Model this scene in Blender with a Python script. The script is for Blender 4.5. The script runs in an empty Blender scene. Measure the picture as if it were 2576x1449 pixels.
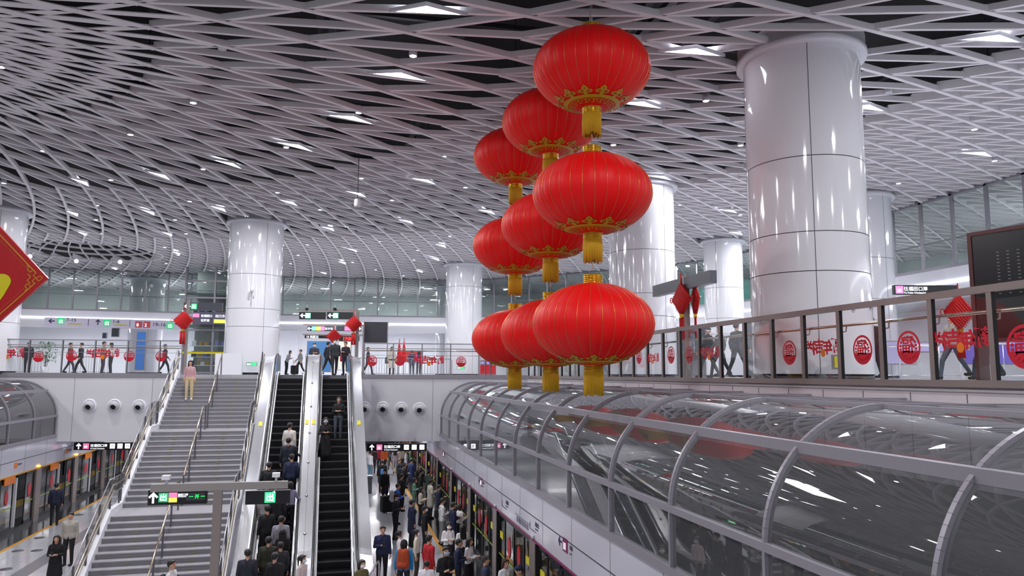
import bpy, math, random
import numpy as np
from mathutils import Vector, Matrix
random.seed(7)
C = bpy.context.scene.collection
SC = bpy.context.scene
EXPO = .84
WORLD = .2
LAMP = 225.0
# ---------------------------------------------------------------- camera, world, exposure
F = 1880.0; TH = math.atan(219/F); YAW = math.radians(13.0); CZ = 0.05; ROLL = math.radians(.3)
def ray(px, py):
    u0 = px-1288; v0 = 724.5-py
    c, s = math.cos(ROLL), math.sin(ROLL)
    u = u0*c-v0*s; v = u0*s+v0*c
    f = F*math.cos(TH)-v*math.sin(TH); up = F*math.sin(TH)+v*math.cos(TH)
    return u*math.cos(YAW)+f*math.sin(YAW), -u*math.sin(YAW)+f*math.cos(YAW), up
def atz(px, py, z):
    x, y, w = ray(px, py); t = (z-CZ)/w; return x*t, y*t
def aty(px, py, Y):
    x, y, w = ray(px, py); t = Y/y; return x*t, w*t+CZ
def atx(px, py, X):
    x, y, w = ray(px, py); t = X/x; return y*t, w*t+CZ
def atd(px, py, d):
    x, y, w = ray(px, py); t = d/(x*math.sin(YAW)+y*math.cos(YAW)); return x*t, y*t, w*t+CZ
def proj(X, Y, Z):
    Z = Z-CZ
    u = X*math.cos(YAW)-Y*math.sin(YAW); d = X*math.sin(YAW)+Y*math.cos(YAW)
    c, s = math.cos(TH), math.sin(TH)
    f = d*c+Z*s; v = -d*s+Z*c
    if f < .1: return (-9999, -9999)
    u, v = F*u/f, F*v/f
    c, s = math.cos(ROLL), math.sin(ROLL)
    return 1288+u*c+v*s, 724.5-(-u*s+v*c)
cam = bpy.data.cameras.new('camera'); cam.lens = F/2576*36; cam.sensor_width = 36; cam.sensor_fit = 'HORIZONTAL'
cam.clip_end = 400
co = bpy.data.objects.new('camera', cam); C.objects.link(co)
fw = Vector(ray(1288, 724.5)).normalized(); rt = (Vector(ray(1289, 724.5))-Vector(ray(1288, 724.5))).normalized()
upv = rt.cross(fw)
M = Matrix((rt, upv, -fw)).transposed().to_4x4(); M.translation = (0, 0, CZ)
co.matrix_world = M; SC.camera = co
SC.view_settings.view_transform = 'Standard'; SC.view_settings.look = 'None'
SC.view_settings.exposure = EXPO; SC.view_settings.gamma = 1.0
SC.view_settings.use_curve_mapping = False
w = bpy.data.worlds.new('world'); SC.world = w; w.use_nodes = True
w.node_tree.nodes['Background'].inputs[0].default_value = (.80, .80, .86, 1)
w.node_tree.nodes['Background'].inputs[1].default_value = WORLD
# hall lighting: unseen down-facing lamps on a grid, standing in for the ceiling lights
def area(loc, e, sx=.7, sy=.22, col=(1, .985, 1), rot=(0, 0, 0), spread=180):
    l = bpy.data.lights.new('unseen_light', 'AREA'); l.shape = 'RECTANGLE'; l.size = sx; l.size_y = sy
    l.energy = e; l.color = col; l.spread = math.radians(spread)
    o = bpy.data.objects.new('unseen_light', l); o.location = loc; o.rotation_euler = rot; C.objects.link(o); return o
for gx in (-22, -13, -4, 5, 14, 22):
    for gy in (-4, 6, 15, 25, 35, 46, 56):
        if (gx in (-22,) and gy < 20) or (gx == 5 and gy in (15, 25)) or (gx == 22 and gy == 25): continue
        area((gx+(gy % 3)*.7, gy+(gx % 4)*.6, 7.7), LAMP*(.4 if gy == 56 else 1))
for gx in (-9, -2.5, 3):
    for gy in (44, 52, 62): area((gx, gy, -3.2), LAMP*.35, 3, .4)
for gx in (-24, -14, -4, 6): area((gx, 69, 3.9), LAMP*2.2, 6, 2); area((gx, 70, 7.7), LAMP*1.6, 5, 2)  # added lamps that brighten the shop rooms and upper floor behind the facade
for q in ((30, 40), (33, 24), (32, 10)): area((*q, 3.9), LAMP*1.3, 3, 3); area((*q, 7.7), LAMP*2.5, 3, 3)  # more added lamps, lifting the dark rooms behind the right facade
area((7.2, 33, -.5), LAMP*.10, 1.2, .2); area((-15, 33, -.6), LAMP*.08, 1.2, .2)  # added lamps that lighten the inside of the two glass tunnels
area((17, 30, 3.3), LAMP*.2, 3, 3); area((29, 22, 3.6), LAMP*.5, 3, 9, (.75, .75, 1))
area((-4, 26, 7.6), LAMP*1.0, 3, 2)
def srgb(h):
    h = h.lstrip('#'); r = [int(h[i:i+2], 16)/255 for i in (0, 2, 4)]
    return [c/12.92 if c <= .04045 else ((c+.055)/1.055)**2.4 for c in r]+[1]
# ---------------------------------------------------------------- materials
MATS = {}
def mat(n, col, rough=.5, metal=0., emit=0., spec=None, coat=0., noise=0., nscale=8., bump=0., sheen=0., aniso=0.):
    if n in MATS: return MATS[n]
    m = bpy.data.materials.new(n); m.use_nodes = True; nt = m.node_tree; b = nt.nodes['Principled BSDF']
    c = srgb(col) if isinstance(col, str) else list(col)+[1]
    b.inputs['Base Color'].default_value = c; b.inputs['Roughness'].default_value = rough; b.inputs['Metallic'].default_value = metal
    if spec is not None: b.inputs['Specular IOR Level'].default_value = spec
    if coat: b.inputs['Coat Weight'].default_value = coat; b.inputs['Coat Roughness'].default_value = .06
    if emit: b.inputs['Emission Color'].default_value = c; b.inputs['Emission Strength'].default_value = emit
    if sheen: b.inputs['Sheen Weight'].default_value = sheen
    if aniso: b.inputs['Anisotropic'].default_value = aniso
    if noise or bump:
        tc = nt.nodes.new('ShaderNodeTexCoord'); nz = nt.nodes.new('ShaderNodeTexNoise'); nz.inputs['Scale'].default_value = nscale
        nz.inputs['Detail'].default_value = 6
        nt.links.new(tc.outputs['Object'], nz.inputs['Vector'])
        if noise:
            mp = nt.nodes.new('ShaderNodeMapRange'); mp.inputs[3].default_value = 1-noise; mp.inputs[4].default_value = 1+noise
            nt.links.new(nz.outputs['Fac'], mp.inputs[0])
            hs = nt.nodes.new('ShaderNodeHueSaturation'); hs.inputs['Color'].default_value = c
            nt.links.new(mp.outputs[0], hs.inputs['Value']); nt.links.new(hs.outputs[0], b.inputs['Base Color'])
        if bump:
            bp = nt.nodes.new('ShaderNodeBump'); bp.inputs['Strength'].default_value = bump
            nt.links.new(nz.outputs['Fac'], bp.inputs['Height']); nt.links.new(bp.outputs[0], b.inputs['Normal'])
    MATS[n] = m; return m
def glass(n, tint, refl=1.0, rough=.02, body=0., bodycol=(.3, .32, .34)):
    if n in MATS: return MATS[n]
    m = bpy.data.materials.new(n); m.use_nodes = True; nt = m.node_tree; nt.nodes.clear()
    out = nt.nodes.new('ShaderNodeOutputMaterial'); tr = nt.nodes.new('ShaderNodeBsdfTransparent'); gl = nt.nodes.new('ShaderNodeBsdfGlossy')
    tr.inputs[0].default_value = (*tint, 1); gl.inputs['Roughness'].default_value = rough
    gl.inputs['Color'].default_value = (refl, refl, refl, 1)
    lw = nt.nodes.new('ShaderNodeLayerWeight'); lw.inputs[0].default_value = .5
    pw = nt.nodes.new('ShaderNodeMath'); pw.operation = 'POWER'; pw.inputs[1].default_value = 3.2; nt.links.new(lw.outputs['Facing'], pw.inputs[0])
    fr = nt.nodes.new('ShaderNodeMath'); fr.operation = 'MULTIPLY_ADD'; fr.inputs[1].default_value = .85; fr.inputs[2].default_value = .07; nt.links.new(pw.outputs[0], fr.inputs[0])
    mx = nt.nodes.new('ShaderNodeMixShader'); nt.links.new(fr.outputs[0], mx.inputs[0])
    a = tr.outputs[0]
    if body:
        df = nt.nodes.new('ShaderNodeBsdfDiffuse'); df.inputs[0].default_value = (*bodycol, 1)
        m2 = nt.nodes.new('ShaderNodeMixShader'); m2.inputs[0].default_value = body
        nt.links.new(tr.outputs[0], m2.inputs[1]); nt.links.new(df.outputs[0], m2.inputs[2]); a = m2.outputs[0]
    nt.links.new(a, mx.inputs[1]); nt.links.new(gl.outputs[0], mx.inputs[2]); nt.links.new(mx.outputs[0], out.inputs[0])
    MATS[n] = m; return m
def tiled(n, col, joint, sx, sy, rough, coat=0., mortar=.006, noise=.06):
    if n in MATS: return MATS[n]
    m = mat(n, col, rough, coat=coat); nt = m.node_tree; b = nt.nodes['Principled BSDF']
    tc = nt.nodes.new('ShaderNodeTexCoord'); br = nt.nodes.new('ShaderNodeTexBrick'); br.offset = 0
    br.inputs['Scale'].default_value = 1; br.inputs['Mortar Size'].default_value = mortar
    br.inputs['Brick Width'].default_value = sx; br.inputs['Row Height'].default_value = sy
    c = srgb(col); k = 1-noise
    br.inputs['Color1'].default_value = c; br.inputs['Color2'].default_value = (c[0]*k, c[1]*k, c[2]*k, 1); br.inputs['Mortar'].default_value = srgb(joint)
    nt.links.new(tc.outputs['Object'], br.inputs['Vector'])
    nz = nt.nodes.new('ShaderNodeTexNoise'); nz.inputs['Scale'].default_value = 60; nt.links.new(tc.outputs['Object'], nz.inputs['Vector'])
    mx = nt.nodes.new('ShaderNodeMix'); mx.data_type = 'RGBA'; mx.blend_type = 'MULTIPLY'; mx.inputs[0].default_value = .25
    nt.links.new(br.outputs['Color'], mx.inputs[6]); nt.links.new(nz.outputs['Color'], mx.inputs[7])
    nt.links.new(mx.outputs[2], b.inputs['Base Color']); return m
WHITE = mat('white_panel', '#dfe0e8', .35, noise=.02, nscale=1.5)
WALLM = mat('white_wall_panel', '#d3d3da', .55, noise=.03, nscale=.7)
COLM = mat('glazed_column_panel', '#e2e3ea', .08, coat=.6, spec=.6)
SEAM = mat('dark_seam', '#3a3b42', .6)
FIN = mat('ceiling_fin', '#e8e5ea', .45, noise=.03, nscale=.8)
VOID = mat('ceiling_void', '#0b0b0f', .9, noise=.3, nscale=1)
VOIDP = mat('ceiling_void_pipe', '#24252b', .7)
TAUPE = mat('taupe_metal', '#8d8381', .4, .35, noise=.03)
GREYM = mat('grey_frame_metal', '#93909a', .38, .2, noise=.03)
STEEL = mat('brushed_steel', '#e2e3ea', .24, .9, bump=.03, nscale=40)
POLI = mat('polished_steel', '#f3f4f9', .2, .78, bump=.02, nscale=30)
STEELR = mat('satin_steel', '#a9a6a4', .32, 1., bump=.02, nscale=60)
DARKM = mat('dark_metal', '#35353b', .35, .6)
BLACK = mat('black_plastic', '#121317', .35)
SIGNB = mat('sign_black', '#17181e', .3, noise=.05)
SIGNG = mat('sign_grey', '#4a4d57', .35, noise=.03)
LITW = mat('lit_white', '#f4f6ff', .4, emit=1.2)
LITG = mat('lit_green', '#1fae6a', .4, emit=.5)
LITM = mat('lit_mint', '#7fe8b8', .4, emit=.5)
LITP = mat('lit_pink', '#f07fae', .4, emit=.5)
LITY = mat('lit_yellow', '#f0e25a', .4, emit=.5)
LEDG = mat('led_green', '#20ff50', .4, emit=2.)
LEDR = mat('led_red', '#ff2020', .4, emit=2.5)
LEDO = mat('led_orange', '#ffb030', .4, emit=4.)
PANELL = mat('light_panel', '#f2f5ff', .4, emit=14.)
STRIP = mat('light_strip', '#f3f6ff', .4, emit=2.4)
RED = mat('red_fabric', '#e4060c', .5, spec=.28, noise=.05, nscale=3)
REDK = mat('red_cord', '#c20d14', .7, bump=.3, nscale=60)
REDS = mat('red_vinyl', '#c5122c', .4)
GOLD = mat('gold_metal', '#c79a2a', .25, .9, bump=.1, nscale=30)
GOLDP = mat('gold_print', '#b79b1e', .45)
TASS = mat('yellow_tassel', '#c79a10', .75, bump=.5, nscale=90)
RUBBER = mat('black_rubber', '#0c0c0e', .3, coat=.3)
ORANGE = mat('orange_vinyl', '#e07818', .4)
YEL = mat('yellow_paint', '#d2c92c', .5)
YELO = mat('platform_yellow', '#c98f28', .5)
PURP = mat('line_purple', '#7a1f55', .4)
TXD = mat('dark_lettering', '#2a2450', .5)
GL_RAIL = glass('rail_glass', (.93, .95, .95), .8)
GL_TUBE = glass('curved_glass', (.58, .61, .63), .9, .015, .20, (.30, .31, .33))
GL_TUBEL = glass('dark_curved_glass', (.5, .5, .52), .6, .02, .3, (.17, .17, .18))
GL_WIN = glass('window_glass', (.72, .80, .78), 1.0, .01)
GL_DOOR = glass('door_glass', (.75, .8, .8), .9, .02)
# ---------------------------------------------------------------- mesh helpers
class MB:
    def __init__(s): s.v = []; s.f = []; s.m = []; s.mats = []; s.cur = 0; s.sm = []; s.smooth = False
    def mt(s, m):
        if m not in s.mats: s.mats.append(m)
        s.cur = s.mats.index(m); return s
    def add(s, vs, fs):
        n = len(s.v); s.v += [tuple(v) for v in vs]; s.f += [tuple(i+n for i in f) for f in fs]
        s.m += [s.cur]*len(fs); s.sm += [s.smooth]*len(fs); return s
    def box(s, x0, x1, y0, y1, z0, z1):
        vs = [(x, y, z) for x in (x0, x1) for y in (y0, y1) for z in (z0, z1)]
        return s.add(vs, [(0, 1, 3, 2), (4, 6, 7, 5), (0, 4, 5, 1), (2, 3, 7, 6), (0, 2, 6, 4), (1, 5, 7, 3)])
    def beam(s, p, q, w, h, up=(0, 0, 1), top=False):
        p = Vector(p); q = Vector(q); d = (q-p)
        if d.length < 1e-6: return s
        d.normalize(); u = Vector(up)
        r = d.cross(u)
        if r.length < 1e-4: r = d.cross(Vector((0, 1, 0)))
        r.normalize(); u = r.cross(d).normalized()
        a, b = ((0, h) if top else (-h/2, h/2))
        vs = [e+r*(sx*w/2)+u*k for e in (p, q) for sx in (-1, 1) for k in (a, b)]
        return s.add(vs, [(0, 1, 3, 2), (4, 6, 7, 5), (0, 4, 5, 1), (2, 3, 7, 6), (0, 2, 6, 4), (1, 5, 7, 3)])
    def tube(s, pts, r, n=8, cap=True):
        pts = [Vector(p) for p in pts]; rs = r if isinstance(r, (list, tuple)) else [r]*len(pts)
        sv = s.smooth; s.smooth = True; N = len(pts); vs = []; prev = None
        for i, p in enumerate(pts):
            d = (pts[min(i+1, N-1)]-pts[max(i-1, 0)]).normalized()
            a = prev if prev is not None else (Vector((0, 0, 1)) if abs(d.z) < .9 else Vector((1, 0, 0)))
            x = (a-d*a.dot(d)).normalized(); y = d.cross(x); prev = x
            vs += [p+(x*math.cos(t)+y*math.sin(t))*rs[i] for t in [2*math.pi*k/n for k in range(n)]]
        fs = [(i*n+k, i*n+(k+1) % n, (i+1)*n+(k+1) % n, (i+1)*n+k) for i in range(N-1) for k in range(n)]
        s.add(vs, fs)
        if cap: s.f += [tuple(len(s.v)-n*N+k for k in range(n))[::-1], tuple(len(s.v)-n+k for k in range(n))]; s.m += [s.cur]*2; s.sm += [False]*2
        s.smooth = sv; return s
    def lathe(s, prof, n=32, c=(0, 0), smooth=True, cap=False):
        sv = s.smooth; s.smooth = smooth; vs = []
        for r, z in prof: vs += [(c[0]+r*math.cos(2*math.pi*k/n), c[1]+r*math.sin(2*math.pi*k/n), z) for k in range(n)]
        fs = [(i*n+k, i*n+(k+1) % n, (i+1)*n+(k+1) % n, (i+1)*n+k) for i in range(len(prof)-1) for k in range(n)]
        s.add(vs, fs)
        if cap:
            b = len(s.v)-n*len(prof); s.f += [tuple(b+k for k in range(n))[::-1], tuple(len(s.v)-n+k for k in range(n))]; s.m += [s.cur]*2; s.sm += [False]*2
        s.smooth = sv; return s
    def prism(s, poly, y0, y1):   # polygon in XZ extruded along Y
        n = len(poly); vs = [(x, y0, z) for x, z in poly]+[(x, y1, z) for x, z in poly]
        return s.add(vs, [tuple(range(n))[::-1], tuple(range(n, 2*n))]+[(i, (i+1) % n, n+(i+1) % n, n+i) for i in range(n)])
    def prismz(s, poly, z0, z1):
        n = len(poly); vs = [(x, y, z0) for x, y in poly]+[(x, y, z1) for x, y in poly]
        return s.add(vs, [tuple(range(n))[::-1], tuple(range(n, 2*n))]+[(i, (i+1) % n, n+(i+1) % n, n+i) for i in range(n)])
    def prismx(s, poly, x0, x1):  # polygon in YZ extruded along X
        n = len(poly); vs = [(x0, y, z) for y, z in poly]+[(x1, y, z) for y, z in poly]
        return s.add(vs, [tuple(range(n))[::-1], tuple(range(n, 2*n))]+[(i, (i+1) % n, n+(i+1) % n, n+i) for i in range(n)])
    def disc(s, x, z, rx, rz, y0, y1, n=20): return s.prism([(x+rx*math.cos(2*math.pi*k/n), z+rz*math.sin(2*math.pi*k/n)) for k in range(n)], y0, y1)
    def build(s, name, m, parent=None, off=(0, 0, 0)):
        me = bpy.data.meshes.new(name); o3 = Vector(off)
        me.from_pydata([tuple(Vector(v)-o3) for v in s.v], [], s.f)
        if s.mats:
            for q in s.mats: me.materials.append(q)
            me.polygons.foreach_set('material_index', s.m)
        else: me.materials.append(m)
        me.polygons.foreach_set('use_smooth', s.sm)
        me.update()
        o = bpy.data.objects.new(name, me); C.objects.link(o)
        if parent is not None: o.parent = parent
        return o
def fixn(o):
    import bmesh
    b = bmesh.new(); b.from_mesh(o.data); bmesh.ops.recalc_face_normals(b, faces=b.faces); b.to_mesh(o.data); b.free(); return o
def tag(o, label=None, cat=None, group=None, kind=None):
    if label: o['label'] = label
    if cat: o['category'] = cat
    if group: o['group'] = group
    if kind: o['kind'] = kind
    return o
def thing(name, label, cat, loc=(0, 0, 0), yaw=0., group=None):
    o = bpy.data.objects.new(name, None); C.objects.link(o); o.empty_display_size = .1
    o.location = loc; o.rotation_euler = (0, 0, yaw); return tag(o, label, cat, group)
def struct(name, mb, m): return tag(mb.build(name, m), kind='structure')
KIDS = {}
def tree(o):
    return [c for c in bpy.data.objects if c.parent == o]
def dup(root, loc, yaw=None, label=None, group=None, cat=None):
    r = root.copy(); C.objects.link(r); r.location = loc
    if yaw is not None: r.rotation_euler = (0, 0, yaw)
    if label: r['label'] = label
    if group: r['group'] = group
    for ch in tree(root):
        c = ch.copy(); C.objects.link(c); c.parent = r
        for g in tree(ch):
            d = g.copy(); C.objects.link(d); d.parent = c
    return r
TXT = {}
def text_mesh(s, size, mirror=False, bold=0.):
    k = (s, size, mirror, bold)
    if k in TXT: return TXT[k]
    cu = bpy.data.curves.new('lettering', 'FONT'); cu.body = s; cu.size = size; cu.align_x = 'LEFT'; cu.extrude = .002; cu.offset = bold
    cu.resolution_u = 3
    o = bpy.data.objects.new('tmp', cu); C.objects.link(o)
    dg = bpy.context.evaluated_depsgraph_get(); me = bpy.data.meshes.new_from_object(o.evaluated_get(dg))
    bpy.data.objects.remove(o); bpy.data.curves.remove(cu)
    # text plane XY -> XZ facing -Y
    me.transform(Matrix(((1, 0, 0, 0), (0, 0, -1, 0), (0, 1, 0, 0), (0, 0, 0, 1))))
    if mirror: me.transform(Matrix.Diagonal((-1, 1, 1, 1)))
    me.name = 'lettering'; TXT[k] = me; return me
def text(s, size, m, parent, x, z, y=0., mirror=False, bold=0., name='lettering', sx=1.):
    me = text_mesh(s, size, mirror, bold).copy(); me.materials.clear(); me.materials.append(m)
    o = bpy.data.objects.new(name, me); C.objects.link(o); o.location = (x, y, z); o.scale = (sx, 1, 1); o.parent = parent; return o
def arrow(mb, cx, cz, s, ang, y0, y1):
    pts = [(0, .5), (.42, .08), (.30, -.04), (.085, .17), (.085, -.5), (-.085, -.5), (-.085, .17), (-.30, -.04), (-.42, .08)]
    c, n = math.cos(ang), math.sin(ang)
    mb.prism([(cx+s*(x*c-z*n), cz+s*(x*n+z*c)) for x, z in pts], y0, y1)
def ordw(i): return ['first', 'second', 'third', 'fourth', 'fifth', 'sixth', 'seventh', 'eighth', 'ninth', 'tenth', 'eleventh', 'twelfth', 'thirteenth', 'fourteenth', 'fifteenth', 'sixteenth', 'seventeenth', 'eighteenth', 'nineteenth', 'twentieth'][i] if i < 20 else '%dth' % (i+1)
# ---------------------------------------------------------------- setting
WY = lambda x: 37.82-.125*x          # front wall line of the far mezzanine
PLAT = tiled('platform_tile', '#c6c7ce', '#9a9ba3', .8, .8, .16, coat=.3)
FLO2 = tiled('concourse_tile', '#c6c7ce', '#9a9ca4', .8, .8, .12, coat=.3)
mb = MB(); mb.box(-11.6, 3.9, -6, 90, -6.6, -6.4); struct('floor', mb, PLAT)
mb = MB(); mb.box(-12.75, -11.75, -6, 90, -6.6, -6.4); mb.box(4.05, 5.0, -6, 90, -6.6, -6.4)
struct('floor', mb, mat('dark_granite', '#2b2c31', .15, noise=.2, nscale=20))
mb = MB(); mb.box(-11.75, -11.6, -6, 90, -6.6, -6.398); mb.box(3.9, 4.05, -6, 90, -6.6, -6.398); struct('trim_1', mb, YELO)
mb = MB(); mb.box(-10.0, -9.45, 5, 90, -6.41, -6.396); struct('trim_2', mb, mat('grey_floor_band', '#77787f', .25))
# mezzanine slab at the far side: front wall with opening for stair and escalators
XL, XR = -7.25, .98
def wallseg(mb, x0, x1, z0, z1, t=.25):
    mb.prismz([(x0, WY(x0)), (x1, WY(x1)), (x1, WY(x1)+t), (x0, WY(x0)+t)], z0, z1)
mb = MB(); wallseg(mb, -26, XL, -3.15, -.16); wallseg(mb, XR, 9.6, -3.2, -.16); struct('wall_back', mb, WALLM)
mb = MB()
for x in (-12.1, -8.6, 4.6): wallseg(mb, x, x+.012, -3.15, -.18, .02); mb.v[-8:] = [(a, b-.004, c) for a, b, c in mb.v[-8:]]
struct('trim_3', mb, SEAM)
mb = MB(); mb.prismz([(-40, 43), (XL, WY(XL)-.02), (XL, 36.56), (-3.2, 36.56), (-3.2, 36.0), (XR, 36.0), (XR, WY(XR)-.02), (9.46, WY(9.46)-.02), (9.46, -8), (60, -8), (60, 95), (-40, 95)], -.15, 0)
struct('floor', mb, FLO2)
mb = MB(); wallseg(mb, -26, XL, -.16, .02, .2); mb.v[-8:] = [(a, b-.03, c) for a, b, c in mb.v[-8:]]; wallseg(mb, XR, 9.4, -.16, .02, .2); mb.v[-8:] = [(a, b-.03, c) for a, b, c in mb.v[-8:]]
struct('trim_4', mb, GREYM)
mb = MB(); mb.prismz([(XL, 36.75), (XR, 36.3), (XR, 38), (XL, 39)], -3.1, -.16); struct('wall_stairhead', mb, WALLM)
mb = MB(); mb.prismz([(-40, 44), (-26, 41.5), (XL, 39.0), (XR, 38.2), (9.6, 36.9), (9.6, 92), (-40, 92)], -3.15, -3.05); struct('ceiling', mb, WHITE)
mb = MB(); mb.box(-30, 12, 91, 91.3, -6.4, 0); struct('wall_platform_end', mb, WALLM)
# side fascia under the right mezzanine
mb = MB(); mb.box(9.27, 9.55, -8, 37.0, -1.6, -.14); struct('wall_right', mb, mat('pale_stone', '#cfc8cf', .4, noise=.04, nscale=5))
mb = MB(); [mb.box(9.265, 9.29, y, y+.012, -1.6, -.2) for y in np.arange(-2, 36, 1.155)]; struct('trim_5', mb, SEAM)
mb = MB(); mb.box(9.24, 9.34, -8, 37.0, -.17, -.135); struct('trim_6', mb, mat('stone_lip', '#a8a2a8', .5, noise=.3, nscale=40))
# trackside volumes
mb = MB(); mb.box(9.3, 9.6, -8, 91, -9, -1.6); struct('wall_track', mb, mat('track_wall', '#3a3a3d', .7, noise=.2))
mb = MB(); mb.box(5.0, 9.3, -8, 91, -6.9, -6.8); struct('floor', mb, mat('track_floor', '#55565a', .5, noise=.2))
mb = MB(); mb.box(5.15, 9.3, 25.5, 37.1, -3.1, -2.98); mb.box(5.15, 9.3, -8, 25.5, -3.95, -3.85); struct('floor', mb, mat('tube_floor', '#4c4d52', .6, noise=.2))
mb = MB(); mb.box(-17.5, -12.95, 10, 39.3, -3.1, -2.98); mb.box(-17.8, -17.5, -8, 91, -9, 0); struct('wall_left', mb, mat('dark_trackside', '#2f2f33', .7, noise=.2))
# facade around the hall
PL = [(-42, 60.5), (-23, 62.0), (-11.5, 63.0), (-4.5, 62.8), (3, 62.1), (9.5, 61.3), (12.2, 59.4), (17, 55), (22, 49.5), (24.6, 45), (25.4, 38), (25.5, 30), (25.5, 0)]
def dense(pl, step):
    out = []; carry = 0
    for (a, b) in zip(pl, pl[1:]):
        L = math.hypot(b[0]-a[0], b[1]-a[1]); n = max(1, round(L/step))
        out += [(a[0]+(b[0]-a[0])*k/n, a[1]+(b[1]-a[1])*k/n) for k in range(n)]
    return out+[pl[-1]]
DP = dense(PL, 1.75)
def ribbon(mb, pts, z0, z1, t, off=0.):
    for a, b in zip(pts, pts[1:]):
        dx, dy = b[0]-a[0], b[1]-a[1]; L = math.hypot(dx, dy); nx, ny = dy/L, -dx/L   # toward the hall
        o1, o2 = off, off-t
        mb.prismz([(a[0]+nx*o1, a[1]+ny*o1), (b[0]+nx*o1, b[1]+ny*o1), (b[0]+nx*o2, b[1]+ny*o2), (a[0]+nx*o2, a[1]+ny*o2)], z0, z1)
mb = MB(); ribbon(mb, DP, 3.45, 4.75, .5, .03); struct('wall_fascia', mb, WHITE)
mb = MB(); ribbon(mb, DP, 4.08, 4.2, .06, .07); struct('trim_7', mb, STRIP)
mb = MB(); ribbon(mb, DP, 4.74, 4.85, .3, .06); ribbon(mb, DP, 7.82, 7.95, .2, .05); struct('trim_8', mb, GREYM)
mb = MB()
for a in DP: mb.box(a[0]-.05, a[0]+.05, a[1]-.09, a[1]+.06, 4.8, 7.9)
wf = struct('window_1', mb, GREYM)
mb = MB()
for a, b in zip(DP, DP[1:]): mb.add([(*a, 4.85), (*b, 4.85), (*b, 7.82), (*a, 7.82)], [(0, 1, 2, 3)])
p = mb.build('window_pane', GL_WIN, wf)
mb = MB(); ribbon(mb, DP, 5.95, 6.0, .03, -.06); p = mb.build('window_rail', GREYM, wf)
# upper floor and lower rooms behind the facade
BP = [(-46, 76), (-23, 77), (-4, 77.5), (12, 75), (24, 66), (36, 52), (40, 30), (40, 0)]
mb = MB(); mb.prismz([tuple(p) for p in PL]+[tuple(p) for p in BP[::-1]], 4.4, 4.7); struct('floor', mb, mat('upper_floor', '#b5b8bc', .3, noise=.05))
mb = MB(); ribbon(mb, dense(BP, 6), 0, 4.45, .3); struct('wall_shops', mb, mat('shop_wall', '#e6e7ee', .4, noise=.04, nscale=.5))
mb = MB(); ribbon(mb, dense(BP, 6), 4.7, 8.2, .3, 0); struct('wall_upper', mb, mat('upper_wall', '#b9c2c2', .5, noise=.3, nscale=.35))
mb = MB(); ribbon(mb, dense([(22, 67.4), (36, 52)], 6), 4.8, 8.0, .1, .4); struct('teal_light_sheet', mb, mat('teal_glow', '#79b8b2', .5, emit=.2))  # glowing sheet added in place of teal light from beyond the glazing
# outer ceiling plate, black service void with pipes
mb = MB(); mb.box(-60, 60, -12, 95, 9.7, 9.9); struct('ceiling', mb, VOID)
mb = MB()
for k in range(46):
    x = random.uniform(-30, 34); y = random.uniform(6, 40)
    if k % 2: mb.beam((x-8, y, 9.1+random.random()*.4), (x+8, y+random.uniform(-1, 1), 9.3), .12, .12)
    else: mb.beam((x, y-8, 8.9+random.random()*.5), (x+random.uniform(-1, 1), y+8, 9.2), .2, .15)
    mb.box(x, x+.03, y, y+.03, 8.1, 9.7)
struct('trim_10', mb, VOIDP)
# ---------------------------------------------------------------- ceiling lattice of log-spiral fins
CC = (-13.75, 17.0); ZC = 7.9; SL = .3044; PH0 = .0498; DPHI = 2*math.pi/50
OC = (-16.1, 53.2); OR = 4.4
zones = []   # (lr0, dlr, nring, divisor)
l0 = math.log(12.875)
lr = [l0+.15976*k for k in range(-7, 3)]; zones.append((lr, 1))
l1 = lr[-1]; lr = [l1+.0733*k for k in range(0, 8)]; zones.append((lr, 2))
l2 = lr[-1]; lr = [l2+.031*k for k in range(0, 26)]; zones.append((lr, 4))
def node(l, frac):      # frac: angular index in inner-cell units at spiral arm
    ph = PH0+SL*(l-l0)-frac*-DPHI
    r = math.exp(l); return (CC[0]+r*math.cos(ph), CC[1]+r*math.sin(ph))
def inside(p):
    x, y = p
    if math.hypot(x-OC[0], y-OC[1]) < OR-.2: return False
    return -34 < x < 44 and -9 < y < 88
fins = {'a': MB(), 'b': MB(), 'c': MB()}
COLS = [(10.95, 15.74, 1.35), (-4.35, 40.52, 1.35), (12.1, 28.6, 1.35), (21.62, 39.14, 1.1), (22.1, 28.1, 1.35), (-16.43, 40.43, 1.35)]
def keep(a, b):
    m = ((a[0]+b[0])/2, (a[1]+b[1])/2)
    if not (inside(a) or inside(m)): return False
    if any(math.hypot(m[0]-c[0], m[1]-c[1]) < c[2] for c in COLS): return False
    if m[1] < 0 and m[0] < -10: return False
    # only what the camera or the glass below could see
    return True
def fin(fam, a, b, wdt, h=.15):
    if not keep(a, b): return
    z0_ = ZC-(.03 if fam == 'a' else 0)
    fins[fam].beam((*a, z0_), (*b, z0_), wdt*(1.15 if fam == 'a' and h > .1 else 1), h, top=True)
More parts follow.
